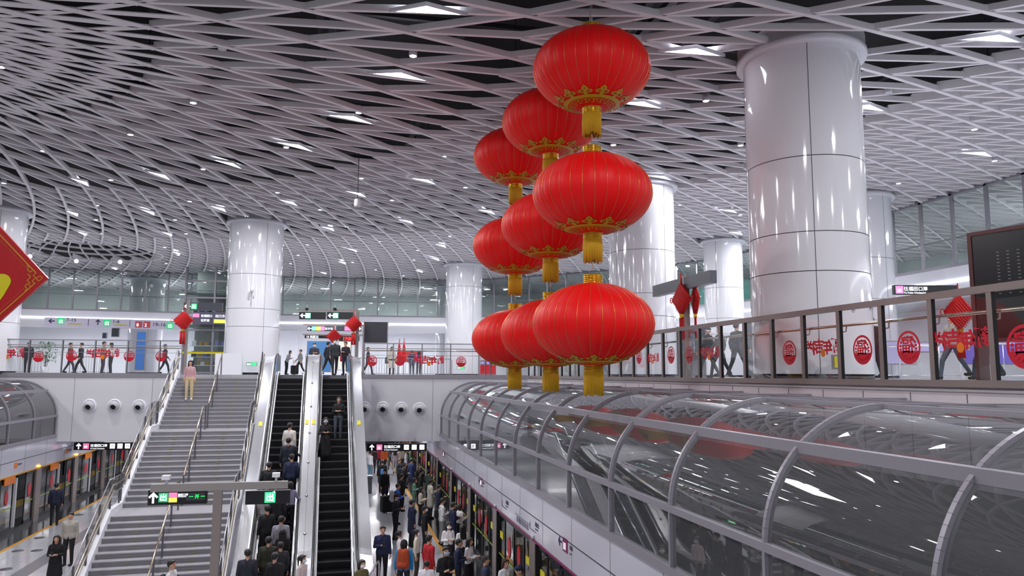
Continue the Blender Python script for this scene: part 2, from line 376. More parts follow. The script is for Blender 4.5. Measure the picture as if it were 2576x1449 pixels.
for zi, (lrs, dv) in enumerate(zones):
    n = 50*dv; st = 1/dv
    wd = .115 if zi == 0 else .095
    for k, l in enumerate(lrs):
        hh = .15
        if zi == 0 and k-7 < -2: wd, hh = .165, .025
        elif zi == 0: wd = .105
        if zi == 2: hh = .24
        if zi == 0 and k-7 < -2: wd = .20+.022*(4-k)
        nx = lrs[k+1] if k+1 < len(lrs) else None
        nx2 = lrs[k+2] if k+2 < len(lrs) else None
        for m in range(n):
            fr = m*st; p = node(l, fr)
            if not (-45 < p[0] < 55 and -20 < p[1] < 100): continue
            if nx is not None:
                fin('a', p, node(nx, fr), wd, hh)
                fin('b', p, node(nx, fr-st), wd*.9, hh)
            if nx2 is not None: fin('c', p, node(nx2, fr-st), wd*.9, hh)
            elif nx is not None and nx2 is None: fin('c', p, node(nx, fr-st/2), wd*.9)
ce = struct('ceiling', fins['a'], FIN)
fins['b'].build('ceiling_fin', FIN, ce); fins['c'].build('ceiling_fin', FIN, ce)
# oculus dome
mb = MB(); nO = 24
for j in range(6):
    r = OR*(1-.17*j); z = ZC+.05+.28*j**.8*1.2
    pts = [(OC[0]+r*math.cos(2*math.pi*k/48), OC[1]+r*math.sin(2*math.pi*k/48), z) for k in range(48)]
    for k in range(48): mb.beam(pts[k], pts[(k+1) % 48], .1, .12)
for k in range(nO):
    a = 2*math.pi*k/nO; prev = None
    for j in range(6):
        r = OR*(1-.17*j); aa = a+.10*j; p = (OC[0]+r*math.cos(aa), OC[1]+r*math.sin(aa), ZC+.05+.28*j**.8*1.2)
        if prev: mb.beam(prev, p, .08, .1)
        prev = p
struct('trim_11', mb, FIN)
# ---------------------------------------------------------------- ceiling lights
LMK = [('the tall front column', 2005, 300), ('the column beside the stair', 648, 560), ('the frontmost lanterns', 1490, 330), ('the round ceiling opening', 220, 640),
       ('the dark screen at the right', 2500, 640), ('the clock sign over the escalators', 840, 780), ('the rear lanterns', 1250, 500), ('the far left top corner', 60, 60), ('the hanging loudspeaker', 899, 505), ('the red knots on the grey beam', 1718, 700)]
def autolabel(items, noun):
    """items: list of (obj, px, py) -> label each by rank of nearness to its landmark"""
    by = {}
    for o, x, y in items:
        j = min(range(len(LMK)), key=lambda j: math.hypot(LMK[j][1]-x, (LMK[j][2]-y)))
        by.setdefault(j, []).append((math.hypot(LMK[j][1]-x, LMK[j][2]-y), o))
    for j, l in by.items():
        l.sort(key=lambda t: t[0])
        for i, (_, o) in enumerate(l): o['label'] = '%s, %s nearest %s' % (noun, ordw(i), LMK[j][0])
tri = [(1076, 24), (1006, 188), (885, 296), (745, 366), (578, 411), (405, 440), (207, 457), (1069, 453), (899, 486), (729, 508), (554, 524), (377, 533), (186, 536), (210, 587), (424, 588), (829, 574), (1025, 556),
       (446, 636), (289, 675), (889, 628), (863, 660), (815, 686), (1112, 617), (1097, 651), (1057, 682), (1228, 531), (1745, 128), (2499, 95), (2176, 268), (1612, 260), (2463, 385), (1662, 444), (1836, 529), (1855, 585),
       (1699, 675), (1681, 702), (1670, 686)]
items = []; ZL = 7.86
proto = None
def radial(p):
    a = math.atan2(p[1]-CC[1], p[0]-CC[0])-.07; return a
c0 = atz(1006, 188, ZL); a0 = radial(c0)
shape = []
for q in [(941, 181), (1011, 178), (1074, 199)]:
    d = atz(*q, ZL); dx, dy = d[0]-c0[0], d[1]-c0[1]
    shape.append((dx*math.cos(-a0)-dy*math.sin(-a0), dx*math.sin(-a0)+dy*math.cos(-a0)))
cx = sum(p[0] for p in shape)/3; cy = sum(p[1] for p in shape)/3; shape = [(p[0]-cx, p[1]-cy) for p in shape]
def tri_light():
    t = thing('ceiling_light', '', 'ceiling light', group='triangular ceiling light panels')
    def sc(k): return [(p[0]*k, p[1]*k) for p in shape]
    mb = MB(); A, B = sc(1.0), sc(1.22)
    for i in range(3):
        j = (i+1) % 3
        mb.add([(*A[i], 0), (*A[j], 0), (*B[j], 0), (*B[i], 0), (*A[i], .08), (*A[j], .08), (*B[j], .08), (*B[i], .08)], [(0, 1, 2, 3), (7, 6, 5, 4), (0, 4, 5, 1), (2, 6, 7, 3), (1, 5, 6, 2), (0, 3, 7, 4)])
    mb.build('frame', WHITE, t)
    mb = MB(); mb.prismz(A, .01, .05); mb.build('light_panel', PANELL, t)
    return t
for i, (x, y) in enumerate(tri):
    p = atz(x, y, ZL); a = radial(p)
    if proto is None: proto = tri_light(); o = proto; o.location = (*p, ZL-.03); o.rotation_euler = (0, 0, a)
    else: o = dup(proto, (*p, ZL-.03), a)
    s = 1.0 if y < 400 else .9
    if i == 0: s = 1.0
    o.scale = (s, s, 1); items.append((o, x, y))
autolabel(items, 'white triangular ceiling light panel')
dl = [(1039, 141), (486, 259), (328, 339), (109, 380), (902, 284), (720, 371), (511, 426), (279, 453), (9, 461), (909, 449), (698, 485), (477, 507), (244, 517), (986, 504), (805, 528), (620, 544), (440, 553), (241, 553), (872, 571), (1117, 394), (1171, 472), (468, 588), (257, 588), (1132, 594), (2, 169), (559, 124),
      (1776, 254), (2165, 412), (2451, 326), (2502, 405), (2260, 462), (2234, 236), (1712, 516), (1683, 568), (1863, 366), (1862, 541), (1543, 365), (954, 608), (773, 616), (1050, 630), (750, 642), (1041, 654), (945, 679), (731, 663), (887, 660), (1202, 646), (1015, 694), (1141, 692), (414, 622), (418, 663), (448, 642)]
items = []; proto = None
DIM = mat('unlit_lens', '#c9cad2', .3)
for i, (x, y) in enumerate(dl):
    p = atz(x, y, 7.87)
    if proto is None:
        t = thing('downlight', '', 'ceiling light', group='round downlights in the ceiling')
        mb = MB(); mb.lathe([(.085, 0), (.10, 0), (.105, .02), (.105, .22), (.085, .22), (.085, 0)], 20); mb.build('housing', WHITE, t)
        mb = MB(); mb.lathe([(.0, .012), (.086, .012)], 20); mb.build('lens', mat('lens_lit', '#f4f6ff', .4, emit=16.), t)
        proto = t; o = t; o.location = (*p, 7.865)
    else: o = dup(proto, (*p, 7.865))
    if (x, y) in ((559, 124), (2234, 236)):
        for c in tree(o):
            if c.name.startswith('lens'): c.data = c.data.copy(); c.data.materials.clear(); c.data.materials.append(DIM)
    items.append((o, x, y))
autolabel(items, 'small round ceiling downlight')
items = []
for i, (x, y) in enumerate([(75, 645), (192, 657), (302, 659)]):
    p = atz(x, y, 7.6)
    mb = MB(); mb.lathe([(.001, -.14), (.07, -.12), (.12, -.07), (.14, 0), (.12, .07), (.07, .12), (.001, .14)], 16); 
    o = mb.build('globe_lamp', LITW); o.location = (*p, 7.6)
    mb = MB(); mb.tube([(0, 0, .13), (0, 0, .32)], .02); mb.build('stem', WHITE, o)
    tag(o, '%s white globe lamp under the round ceiling opening' % ['left', 'middle', 'right'][i], 'lamp', 'globe lamps under the round ceiling opening')
t = thing('loudspeaker', 'white cylindrical loudspeaker hanging under a ceiling light left of the lanterns', 'loudspeaker', (*atd(899, 520, 26), ))
mb = MB(); mb.lathe([(.001, 0), (.10, 0), (.115, .02), (.115, .24), (.10, .27), (.001, .27)], 20); mb.build('body', WHITE, t)
mb = MB(); mb.tube([(0, 0, .27), (0, 0, 7.95-t.location.z)], .012); mb.build('hanger', DARKM, t)
for (x, y, l) in [(1541, 362, 0)]: pass
# ---------------------------------------------------------------- columns
def column(c, r, label, th0, seams=(5.05, 3.3, 2.4), base=True):
    t = thing('column', label, 'column', (c[0], c[1], 0), group='white round hall columns')
    mb = MB(); zs = [0.1]+sorted(seams)+[8.3]
    for a, b in zip(zs, zs[1:]):
        mb.lathe([(r, a+.009), (r, b-.009)], 72)
    mb.build('shaft', COLM, t)
    mb = MB()
    for k in range(4):
        a = th0+k*math.pi/2; u = Vector((math.cos(a), math.sin(a), 0))
        mb.beam(u*(r-.005)+Vector((0, 0, .1)), u*(r-.005)+Vector((0, 0, 7.95)), .014, .014, up=(u.x, u.y, 0))
    mb.lathe([(r-.021, .1), (r-.021, 7.9)], 48); mb.build('seam', SEAM, t)
    mb = MB(); mb.lathe([(r+.0, 7.72), (r+.14, 7.72), (r+.17, 7.74), (r+.17, 7.86), (r+.13, 7.88), (r+.13, 8.2)], 72); mb.build('collar', WHITE, t)
    mb = MB(); mb.lathe([(r-.03, 0), (r-.03, .1), (r-.2, .1)], 48); mb.build('plinth', DARKM, t)
    return t
column((10.95, 15.74), 1.35, 'largest glossy white round column, standing behind the right glass railing', math.radians(-118))
column((-4.35, 40.52), 1.35, 'white round column at the head of the stair beside the escalators', math.radians(-62))
column((12.1, 28.6), 1.35, 'white round column half hidden behind the front lanterns', math.radians(-70))
column((21.62, 39.14), 1.1, 'slimmer white column behind the grey beam with red knots', math.radians(-140))
column((22.1, 28.1), 1.35, 'white column showing just right of the largest column', math.radians(-80))
column((-16.43, 40.43), 1.35, 'white column behind the red diamond banner at the left edge', math.radians(-60))
for x, y, l in [(9.6, 66, 'pale column behind the far glazing left of the lanterns'), (-6.5, 68, 'pale column behind the far glazing beside the stairhead column'), (-15.6, 67, 'pale column behind the left part of the upper glazing'), (8.6, 52.5, 'far white column seen between the lanterns')]:
    t = column((x, y), 1.3, l, math.radians(-70), seams=(6.2,))
# ---------------------------------------------------------------- lanterns
def lantern():
    t = thing('red_lantern', '', 'lantern', group='big red palace lanterns in three hanging strings')
    A, B = 1.235, .835; n = 96
    prof = []
    for i in range(33):
        ph = -math.pi/2+math.pi*i/32; r = A*max(.16, abs(math.cos(ph))**1.0); prof.append((r, B*math.sin(ph)))
    prof = [(r, z) for r, z in prof]
    def rad(z):   # radius at height
        s = max(-1, min(1, z/B)); return A*max(.16, abs(math.cos(math.asin(s)))**1.0)
    # body with shallow gores between the wires
    mb = MB(); mb.smooth = True; G = 32; nn = G*6; vs = []
    for r, z in prof:
        for k in range(nn):
            f = (k % 6)/6; bul = 1-.010*abs(math.cos(math.pi*f)); vs.append((r*bul*math.cos(2*math.pi*k/nn), r*bul*math.sin(2*math.pi*k/nn), z))
    mb.add(vs, [(i*nn+k, i*nn+(k+1) % nn, (i+1)*nn+(k+1) % nn, (i+1)*nn+k) for i in range(32) for k in range(nn)])
    mb.build('shade', RED, t)
    for k in range(G):
        a = 2*math.pi*k/G; mb = MB()
        mb.tube([((r*.997)*math.cos(a), (r*.997)*math.sin(a), z) for r, z in prof[2:31:2]], .0042, 4)
        mb.build('gold_wire', mat('gold_wire', '#cf9a4a', .3, .8), t)
    def onskin(a, s, lift=.006):   # s = slant distance from the bottom axis
        # walk profile
        d = 0; q = prof[0]
        for i in range(1, len(prof)):
            e = math.hypot(prof[i][0]-q[0], prof[i][1]-q[1])
            if i == 1: e = 0; base = prof[1][0]; d = base
            if d+e >= s:
                f = (s-d)/e if e else 0; r = q[0]+(prof[i][0]-q[0])*f; z = q[1]+(prof[i][1]-q[1])*f
                return ((r+lift*.3)*math.cos(a), (r+lift*.3)*math.sin(a), z-lift)
            d += e; q = prof[i]
        return (0, 0, 0)
    def band(mb, a0, a1, s0, s1, lift, n=4):
        for k in range(n):
            x, y = a0+(a1-a0)*k/n, a0+(a1-a0)*(k+1)/n
            mb.add([onskin(x, s0, lift), onskin(y, s0, lift), onskin(y, s1, lift), onskin(x, s1, lift)], [(0, 1, 2, 3)])
    def blob(mb, ac, sc, ra, rs, lift, n=14, pts=None):
        P = [onskin(ac, sc, lift)]+[onskin(ac+ra*math.cos(2*math.pi*k/n), sc+rs*math.sin(2*math.pi*k/n), lift) for k in range(n)]
        mb.add(P, [(0, 1+k, 1+(k+1) % n) for k in range(n)])
    mb = MB(); NC = 12; st = 2*math.pi/NC
    band(mb, 0, 2*math.pi, .50, .60, .008, 96)                      # gold ring
    for k in range(NC):                                             # cloud heads
        a = k*st
        for (da, s, ra, rs) in [(-.10, .70, .12, .055), (.10, .70, .12, .055), (0, .77, .09, .065), (0, .62, .07, .05)]:
            blob(mb, a+da, s, ra, rs, .009)
        mb.add([onskin(a-.04, .82, .009), onskin(a+.04, .82, .009), onskin(a, .87, .009)], [(0, 1, 2)])
    mb.build('gold_cloud_border', GOLDP, t)
    mb = MB(); KM = 16; sk = 2*math.pi/KM                           # meander on orange red
    for k in range(KM):
        a = k*sk
        band(mb, a, a+sk*.8, .455, .475, .008, 3); band(mb, a+sk*.32, a+sk*.48, .36, .455, .008, 1)
        band(mb, a+sk*.1, a+sk*.7, .335, .36, .008, 2); band(mb, a+sk*.8, a+sk*.9, .40, .475, .008, 1); band(mb, a+sk*.7, a+sk*1.05, .385, .405, .008, 2)
    mb.build('gold_meander', GOLDP, t)
    for k in range(NC):
        a = k*st; mb = MB()
        for da in (-.095, .095):
            P = [onskin(a+da+.065*math.cos(q)*(1-q/14), .70+.032*math.sin(q)*(1-q/14), .013) for q in np.linspace(0, 8, 12)]
            mb.tube(P, .006, 4)
        blob(mb, a, .78, .025, .02, .012)
        mb.build('red_scroll_line', mat('print_red', '#b03510', .5), t)
    # collars
    for nm, z0, z1 in (('bottom_collar', -B-.13, -B+.02), ('top_collar', B-.02, B+.17)):
        mb = MB(); pr = []; m = 5
        for i in range(m):
            z = z0+(z1-z0)*i/m; h = (z1-z0)/m
            pr += [(.185, z), (.20, z+h*.25), (.20, z+h*.75), (.185, z+h)]
        mb.lathe([(.001, z0)]+pr+[(.001, z1)], 32); mb.build(nm, GOLD, t)
    mb = MB()
    for k in range(64):
        a = 2*math.pi*k/64; r = .185; h = .46+random.uniform(-.03, .03)
        mb.tube([(r*math.cos(a), r*math.sin(a), -B-.10), ((r+.012)*math.cos(a), (r+.012)*math.sin(a), -B-.3), ((r+random.uniform(-.01, .012))*math.cos(a), (r+random.uniform(-.01, .012))*math.sin(a), -B-.12-h)], .0105, 5)
    mb.lathe([(.17, -B-.1), (.175, -B-.5)], 24); mb.build('tassel', TASS, t)
    return t
L0 = lantern(); zz = [6.43, 3.77, 1.08]; names = ['front', 'middle', 'rear']; lv = ['top', 'middle', 'bottom']
first = True
for s, (x, y) in enumerate([(5.0, 14.34), (5.07, 17.71), (4.90, 20.83)]):
    for j, z in enumerate(zz):
        lb = 'red silk palace lantern with gold wires, %s one of the %s string' % (lv[j], ['front, nearest', 'middle', 'rear, leftmost'][s])
        if first: o = L0; o.location = (x, y, z); o['label'] = lb; first = False
        else: o = dup(L0, (x, y, z), .06*s+.1*j, lb)
    t = thing('hanging_cable', 'thin steel cable holding the %s lantern string below the ceiling' % names[s], 'cable', (x, y, 7.95), group='lantern cables')
    mb = MB(); mb.tube([(.02, 0, .1), (.02, 0, -.55)], .008, 6); mb.tube([(-.02, 0, -.1), (-.02, 0, -.55)], .008, 6); mb.tube([(0, 0, -.1-2.6), (0, 0, -.1-2.9)], .01, 6); mb.tube([(0, 0, -5.4), (0, 0, -5.75)], .01, 6); mb.build('wire', STEEL, t)
    mb = MB(); mb.tube([(0, 0, -.02), (0, 0, .08)], .06, 12); mb.build('ceiling_hook', DARKM, t)
# ---------------------------------------------------------------- red knots
def knot(label, loc, yaw, s=1., streamer=True):
    t = thing('chinese_knot', label, 'knot decoration', loc, yaw, 'red hanging knot decorations')
    mb = MB()                                   # woven diamond: crossing cords in both diagonals
    n = 9; h = .5*s
    for i in range(n):
        f = -1+2*i/(n-1)
        a, b = Vector((-h+h*(f+1)/2-0, 0, h*(f+1)/2)), Vector((h*(f+1)/2, 0, -h+h*(f+1)/2))
        mb.tube([a+Vector((0, -.02*s, 0)), (a+b)/2, b+Vector((0, -.02*s, 0))], .052*s, 6)
        a2, b2 = Vector((h-h*(f+1)/2, .03*s, h*(f+1)/2)), Vector((-h*(f+1)/2, .03*s, -h+h*(f+1)/2))
        mb.tube([a2, b2], .052*s, 6)
    mb.build('woven_diamond', REDK, t)
    mb = MB()
    for side in (-1, 1):
        for i in range(8):
            f = (i+.5)/8
            for zz_ in (-1, 1):
                x = side*h*(1-f); z = zz_*h*f
                mb.tube([(x, 0, z), (x+side*.09*s, 0, z+zz_*.05*s), (x+side*.07*s, 0, z-zz_*.03*s), (x, 0, z-.01)], .014*s, 5)
        mb.tube([(side*(h+.1*s)+.09*s*math.cos(q), 0, .09*s*math.sin(q)) for q in np.linspace(0, 6.28, 11)], .016*s, 5)
    mb.tube([(0, 0, h), (0, 0, h+.4*s)], .02*s, 6); mb.build('cord_loop', REDK, t)
    if streamer:
        mb = MB(); mb.box(-.06*s, .06*s, -.05*s, .05*s, -h-.16*s, -h); mb.build('gold_bead', GOLD, t)
        for k in (-1, 1):
            mb = MB()
            for i in range(7): mb.tube([(k*.075*s+(i-3)*.018*s, 0, -h-.12*s), (k*.08*s+(i-3)*.02*s, .01, -h-.9*s)], .013*s, 5)
            mb.build('tassel', REDK, t)
    return t
def px_at(px, py, d): return Vector(atd(px, py, d))
knot('red diamond knot with long tassel on the post left of the stair', px_at(461, 806, 35.2), 0, .80)
knot('red diamond knot with tassel on the post right of the escalators', px_at(890, 815, 36.0), 0, .72)
knot('small plain red diamond knot hanging above the man at the escalator top', px_at(840, 846, 44), 0, .78, False)
knot('red knot on the left face of the grey beam post', Vector((11.3, 23.35, 2.65)), -math.pi/2+.12, 1.0)
knot('red knot on the right face of the grey beam post', Vector((11.68, 23.1, 2.62)), -math.pi/2-.25, .95)
knot('big red knot seen through the railing glass below the black screen', px_at(2413, 786, 14.2), 0, .62)
for lbl, px, yt, yb, d in [('grey steel post carrying a red knot left of the stair', 466, 755, 900, 35.4), ('grey steel post carrying a red knot right of the escalators', 896, 783, 935, 36.3)]:
    a = px_at(px, yb, d); b = px_at(px, yt, d); t = thing('steel_post', lbl, 'post', (a.x, a.y, 0), group='posts with knots')
    mb = MB(); mb.box(-.07, .07, -.05, .05, 0, b.z); mb.build('shaft', TAUPE, t); mb = MB(); mb.box(-.13, .13, -.1, .1, 0, .02); mb.build('base_plate', TAUPE, t)
# red diamond banner at the left edge
c = px_at(-92, 697, 12.0); yw = -YAW*.6
t = thing('fortune_banner', 'large red diamond board with gold border and yellow character at the left edge', 'banner', c, yw)
h = 201*12/1880*1.02
mb = MB(); mb.prism([(-h, 0), (0, -h*1.03), (h, 0), (0, h*1.03)], -.02, .03); mb.build('board', mat('banner_red', '#a80f18', .35, noise=.15, nscale=1.2), t)
mb = MB()
for sx in (-1, 1):
    for sz in (-1, 1): mb.beam((sx*h*.86, -.024, sz*h*.06), (sx*h*.06, -.024, sz*h*.88), .018, .008, up=(0, 1, 0))
mb.build('gold_border', mat('gold_line', '#c98a2c', .4, .3), t)
mb = MB()
for sx in (-1, 1):
    for sz in (-1, 1):
        a = Vector((sx*h*.80, -.024, sz*h*.06)); b = Vector((sx*h*.06, -.024, sz*h*.82)); n = 70
        for k in range(n): p = a+(b-a)*k/n; mb.box(p.x-.004, p.x+.004, -.026, -.022, p.z-.004, p.z+.004)
mb.build('dotted_line', mat('gold_line', '#c98a2c'), t)
for sx in (-1, 1):
    mb = MB()
    K = [(.74, .16), (.77, .13), (.75, .11), (.79, .07), (.82, .10), (.86, .06), (.83, .03), (.87, -.005), (.91, .03), (.94, 0), (.90, -.04), (.86, -.0), (.82, -.04), (.85, -.07), (.81, -.11), (.77, -.07), (.74, -.10), (.77, -.14), (.74, -.16)]
    K2 = [(.76, .05), (.80, .01), (.76, -.03), (.80, -.07)]
    for KK in (K, K2): 
        for p, q in zip(KK, KK[1:]): mb.beam((sx*p[0]*h, -.026, p[1]*h), (sx*q[0]*h, -.026, q[1]*h), .014, .006, up=(0, 1, 0))
    mb.build('fretwork_corner', mat('gold_line', '#c98a2c'), t)
text('福', h*.92, mat('banner_yellow', '#c9bd10', .5), t, -h*.58, -h*.40, -.03, bold=.03, name='character')
mb = MB()
pts = [(.30*h, .04*h), (.44*h, .045*h)]+[(h*(.47+.10*math.cos(q)), h*(-.05+.095*math.sin(q))) for q in np.linspace(1.5, -.5, 8)]+[(.50*h, -.22*h), (.44*h, -.32*h), (.34*h, -.36*h)]
mb.prism(pts, -.032, -.02); mb.build('character_stroke', mat('banner_yellow', '#c9bd10'), t)
mb = MB(); mb.tube([(0, 0, h), (0, 0, 7.95-c.z)], .01); mb.build('cord', STEEL, t)
# ---------------------------------------------------------------- wall air nozzles
items = []
proto = None
vl = ['leftmost', 'second from left', 'third from left']
for i, (x, y) in enumerate([(225, 1021), (288, 1021), (350, 1022), (917, 1027), (963, 1027), (1009, 1028), (1055, 1029)]):
    rx, ry, rz = ray(x, y); k = 37.82/(ry+.125*rx); P = (rx*k, ry*k, rz*k+CZ)
    lb = ('%s round ball air nozzle on the wall left of the stair' % vl[i]) if i < 3 else '%s round ball air nozzle on the wall right of the escalators' % ['first, leftmost', 'second', 'third', 'fourth, rightmost'][i-3]
    if proto is None:
        t = thing('air_nozzle', lb, 'air vent', P, math.atan(-.125), 'ball air nozzles on the white wall')
        R = Matrix.Rotation(math.pi/2, 4, 'X')
        mb = MB(); mb.lathe([(.30, 0), (.375, .0), (.38, .02), (.36, .05), (.30, .07), (.27, .05)], 36); o = mb.build('flange', WHITE, t); o.data.transform(R)
        mb = MB(); mb.lathe([(.30, .02), (.285, .10), (.25, .17), (.19, .22), (.15, .235)], 36); mb.lathe([(.15, .235), (.14, .20), (.13, .1)], 36); o = mb.build('ball', mat('nozzle_grey', '#b9bac2', .3), t); o.data.transform(R)
        o.data.transform(Matrix.Rotation(math.radians(18), 4, 'X'))
        mb = MB(); mb.lathe([(.001, .19), (.146, .19)], 24); o = mb.build('opening', BLACK, t); o.data.transform(R); o.data.transform(Matrix.Rotation(math.radians(18), 4, 'X'))
        proto = t; t.scale = (.87, .87, .87)
    else: dup(proto, P, label=lb)
# ---------------------------------------------------------------- glazed tubes over the tracks
def glazed_tube(label, X0, side, ribs, gm, flat, y1):
    """X0 platform-side face, side=+1 tube lies toward +X"""
    t = thing('glazed_tunnel', label, 'glass tunnel', (X0, ribs[0], -2.9))
    off = (X0, ribs[0], -2.9)
    def P(u, z, y): return (X0+side*u, y, z)
    arc = [(1.7-1.7*math.cos(a), -1.95+1.62*math.sin(a)) for a in np.linspace(0, math.pi/2, 25)]
    prof = [(0, -2.87)]+arc+[(flat, -.345)]
    ys = sorted(ribs)
    for y in ys:
        mb = MB()
        for a, b in zip(prof, prof[1:]):
            mb.beam(P(*a, y), P(*b, y), .055, .10, up=(side*-1, 0, .8) if a[0] < 1.6 else (0, 0, 1))
        mb.build('arched_rib', GREYM, t, off)
    y0, ye = ys[0]-1, y1
    for nm, (u, z), w, h in [('sill_rail', (.02, -2.87), .16, .14), ('lower_rail', (0, -1.95), .115, .10), ('shoulder_rail', arc[12], .12, .14), ('ridge_rail', arc[24], .07, .08), ('roof_rail', (2.5, -.34), .06, .07), ('roof_rail', (3.4, -.34), .06, .07)]:
        mb = MB(); mb.beam(P(u, z, y0), P(u, z, ye), w, h); mb.build(nm, GREYM, t, off)
    # panes, one per bay and tier
    tiers = [('side_pane', [(0, -2.87), (0, -1.95)]), ('lower_curved_pane', arc[:13]), ('upper_curved_pane', arc[12:]), ('roof_pane', [(1.7, -.35), (flat, -.36)])]
    yy = [y0]+ys+([ye] if ye-ys[-1] > .5 else [])
    for a, b in zip(yy, yy[1:]):
        for nm, pr in tiers:
            mb = MB(); mb.smooth = True; n = len(pr)
            mb.add([P(u, z, y) for y in (a, b) for u, z in pr], [(i, i+1, n+i+1, n+i) for i in range(n-1)])
            mb.build(nm, gm, t, off)
    return t
ribsR = [36.9]+[34.21-2.6*k for k in range(0, 14)]
glazed_tube('long curved grey glass tunnel running along the right platform', 5.0, 1, [r for r in ribsR if r > .2], GL_TUBE, 4.25, 37.1)
ribsL = [39.2, 36.6, 34.0, 31.4, 28.8, 26.2]
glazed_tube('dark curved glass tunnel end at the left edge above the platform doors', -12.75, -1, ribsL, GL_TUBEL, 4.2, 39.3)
# diagonal escalator trusses inside the right tunnel
for i, ((y0, za), (y1, zb_), lab) in enumerate([((21.6, -1.9), (18.5, -3.8), 'farther steel escalator side inside the right glass tunnel'), ((18.4, -1.9), (15.1, -3.75), 'nearer steel escalator side inside the right glass tunnel')]):
    t = thing('escalator_truss', lab, 'escalator', (6.6, y0, za), group='escalator sides inside the tunnel')
    mb = MB(); mb.beam((0, 0, 0), (0, y1-y0, zb_-za), .12, .30); mb.build('steel_cladding', STEEL, t)
    mb = MB(); mb.tube([(-.08, -.3, .42), (-.08, y1-y0-.3, zb_-za+.42)], .04, 8); mb.build('handrail', RUBBER, t)
    mb = MB(); mb.tube([(-.35, -.3, .25), (-.35, y1-y0-.4, zb_-za+.2)], .035, 8); mb.build('tube_rail', STEEL, t)
# ---------------------------------------------------------------- platform screen doors
def screen_side(label, X, yaw, mods, y0, y1, left):
    """local frame: x along the face to the right, z up, -y toward the platform"""
    t = thing('platform_screen', label, 'platform screen', (X, y0 if left else y1, -6.4), yaw)
    L = y1-y0
    def lx(Y): return (Y-y0) if left else (y1-Y)
    H = 6.4-2.9; hb = 2.30; mid = 2.85
    mb = MB(); mb.box(0, L, 0, .12, hb, mid-.01); mb.box(0, L, .0, .12, mid+.01, H); mb.box(0, L, .02, .1, mid-.02, mid+.02); mb.build('fascia', mat('fascia_white', '#c9c9d6', .22, coat=.3, noise=.02, nscale=.5), t)
    mb = MB(); mb.box(0, L, -.004, .02, mid-.012, mid+.012)
    for k in np.arange(.8, L, 2.35): mb.box(k, k+.012, -.003, .02, hb, H)
    mb.build('fascia_joint', SEAM, t)
    mb = MB(); mb.box(0, L, -.03, .06, hb-.05, hb); mb.build('fascia_edge', PURP if not left else YELO, t)
    mb = MB(); mb.box(0, L, -.03, .12, 0, .12); mb.build('threshold', DARKM, t)
    for Y in mods:
        mb = MB(); mb.box(lx(Y)-.28, lx(Y)+.28, -.06, .16, 0, hb-.05); mb.build('post', TAUPE, t)
        mb = MB(); mb.box(lx(Y)+.29, lx(Y)+.33, -.05, .1, 0, hb-.05); mb.build('post_gap', BLACK, t)
        mb = MB(); mb.tube([(lx(Y), -.035, hb+.02), (lx(Y), -.035, hb+.10)], .05, 10); 
        mb.build('indicator_lamp', LEDO if left else mat('lamp_off', '#c9cbd3', .3), t)
    ms = sorted(mods)
    for a, b in zip(ms, ms[1:]):
        c = (a+b)/2; w = abs(b-a)
        fr = MB(); gl = MB()
        for k in range(4):
            u0, u1 = lx(a)+(lx(b)-lx(a))*k/4, lx(a)+(lx(b)-lx(a))*(k+1)/4
            u0, u1 = min(u0, u1), max(u0, u1)
            if k == 0: u0, u1 = (u0+.30, u1) if left else (u0, u1-.30)
            if k == 3: u0, u1 = (u0, u1-.30) if left else (u0+.30, u1)
            opened = left and k in (2,)
            d = MB(); yb = .03
            for (p, q, r, s_) in [(u0, u0+.05, .12, hb-.08), (u1-.05, u1, .12, hb-.08), (u0, u1, .12, .24), (u0, u1, hb-.16, hb-.08)]: d.box(p, q, yb-.02, yb+.02, r, s_)
            if opened: continue
            do = d.build('sliding_door', BLACK if not left else DARKM, t)
            g = MB(); g.add([(u0, yb, .2), (u1, yb, .2), (u1, yb, hb-.12), (u0, yb, hb-.12)], [(0, 1, 2, 3)]); g.build('door_pane', GL_DOOR, do)
            g = MB(); g.add([(u0+.06, yb-.012, .98), (u1-.06, yb-.012, .98), (u1-.06, yb-.012, 1.03), (u0+.06, yb-.012, 1.03)], [(0, 1, 2, 3)]); g.build('green_safety_line', mat('safety_green', '#8fae3a', .4), do)
            if k in (1, 2) or (left and k == 3):
                g = MB(); cx = (u0+u1)/2; g.disc(cx, 1.45, .17, .30, yb-.016, yb-.008); g.build('red_oval_sticker', REDS, do)
            if not left and k in (0, 3):
                g = MB(); cx = (u0+u1)/2; g.box(cx-.2, cx+.2, yb-.018, yb-.008, .95+.55, 1.15+.55); g.build('yellow_sticker', YEL, do)
        if left:
            g = MB(); u = lx(c-w*.12); g.box(u-.5, u+.5, -.07, -.03, hb-.32, hb-.06); o = g.build('orange_sign_plate', ORANGE, t)
            # opened door: dark train body with bright door edge
            g = MB(); u = lx(a)+(lx(b)-lx(a))*.62; g.box(min(u, u+.9), max(u, u+.9), .5, .9, 0, hb+.2); g.build('train_doorway', BLACK, t)
            g = MB(); g.box(u-.08, u+.02, .1, .4, 0, 2.1); g.build('train_door_edge', WHITE, t)
    # train interior seen through the panes
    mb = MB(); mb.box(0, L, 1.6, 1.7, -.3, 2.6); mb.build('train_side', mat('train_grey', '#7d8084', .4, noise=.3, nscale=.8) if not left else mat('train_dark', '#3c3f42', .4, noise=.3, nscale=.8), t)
    mb = MB(); mb.box(0, L, 1.56, 1.6, .25, .55); mb.build('train_stripe', mat('train_yellow', '#b8962e', .5, noise=.4, nscale=.9), t)
    for k in np.arange(1, L, 2.2): mb = MB(); mb.box(k, k+1.3, 1.54, 1.6, .95, 1.9); mb.build('train_window', mat('train_window', '#15171b', .1), t)
    return t
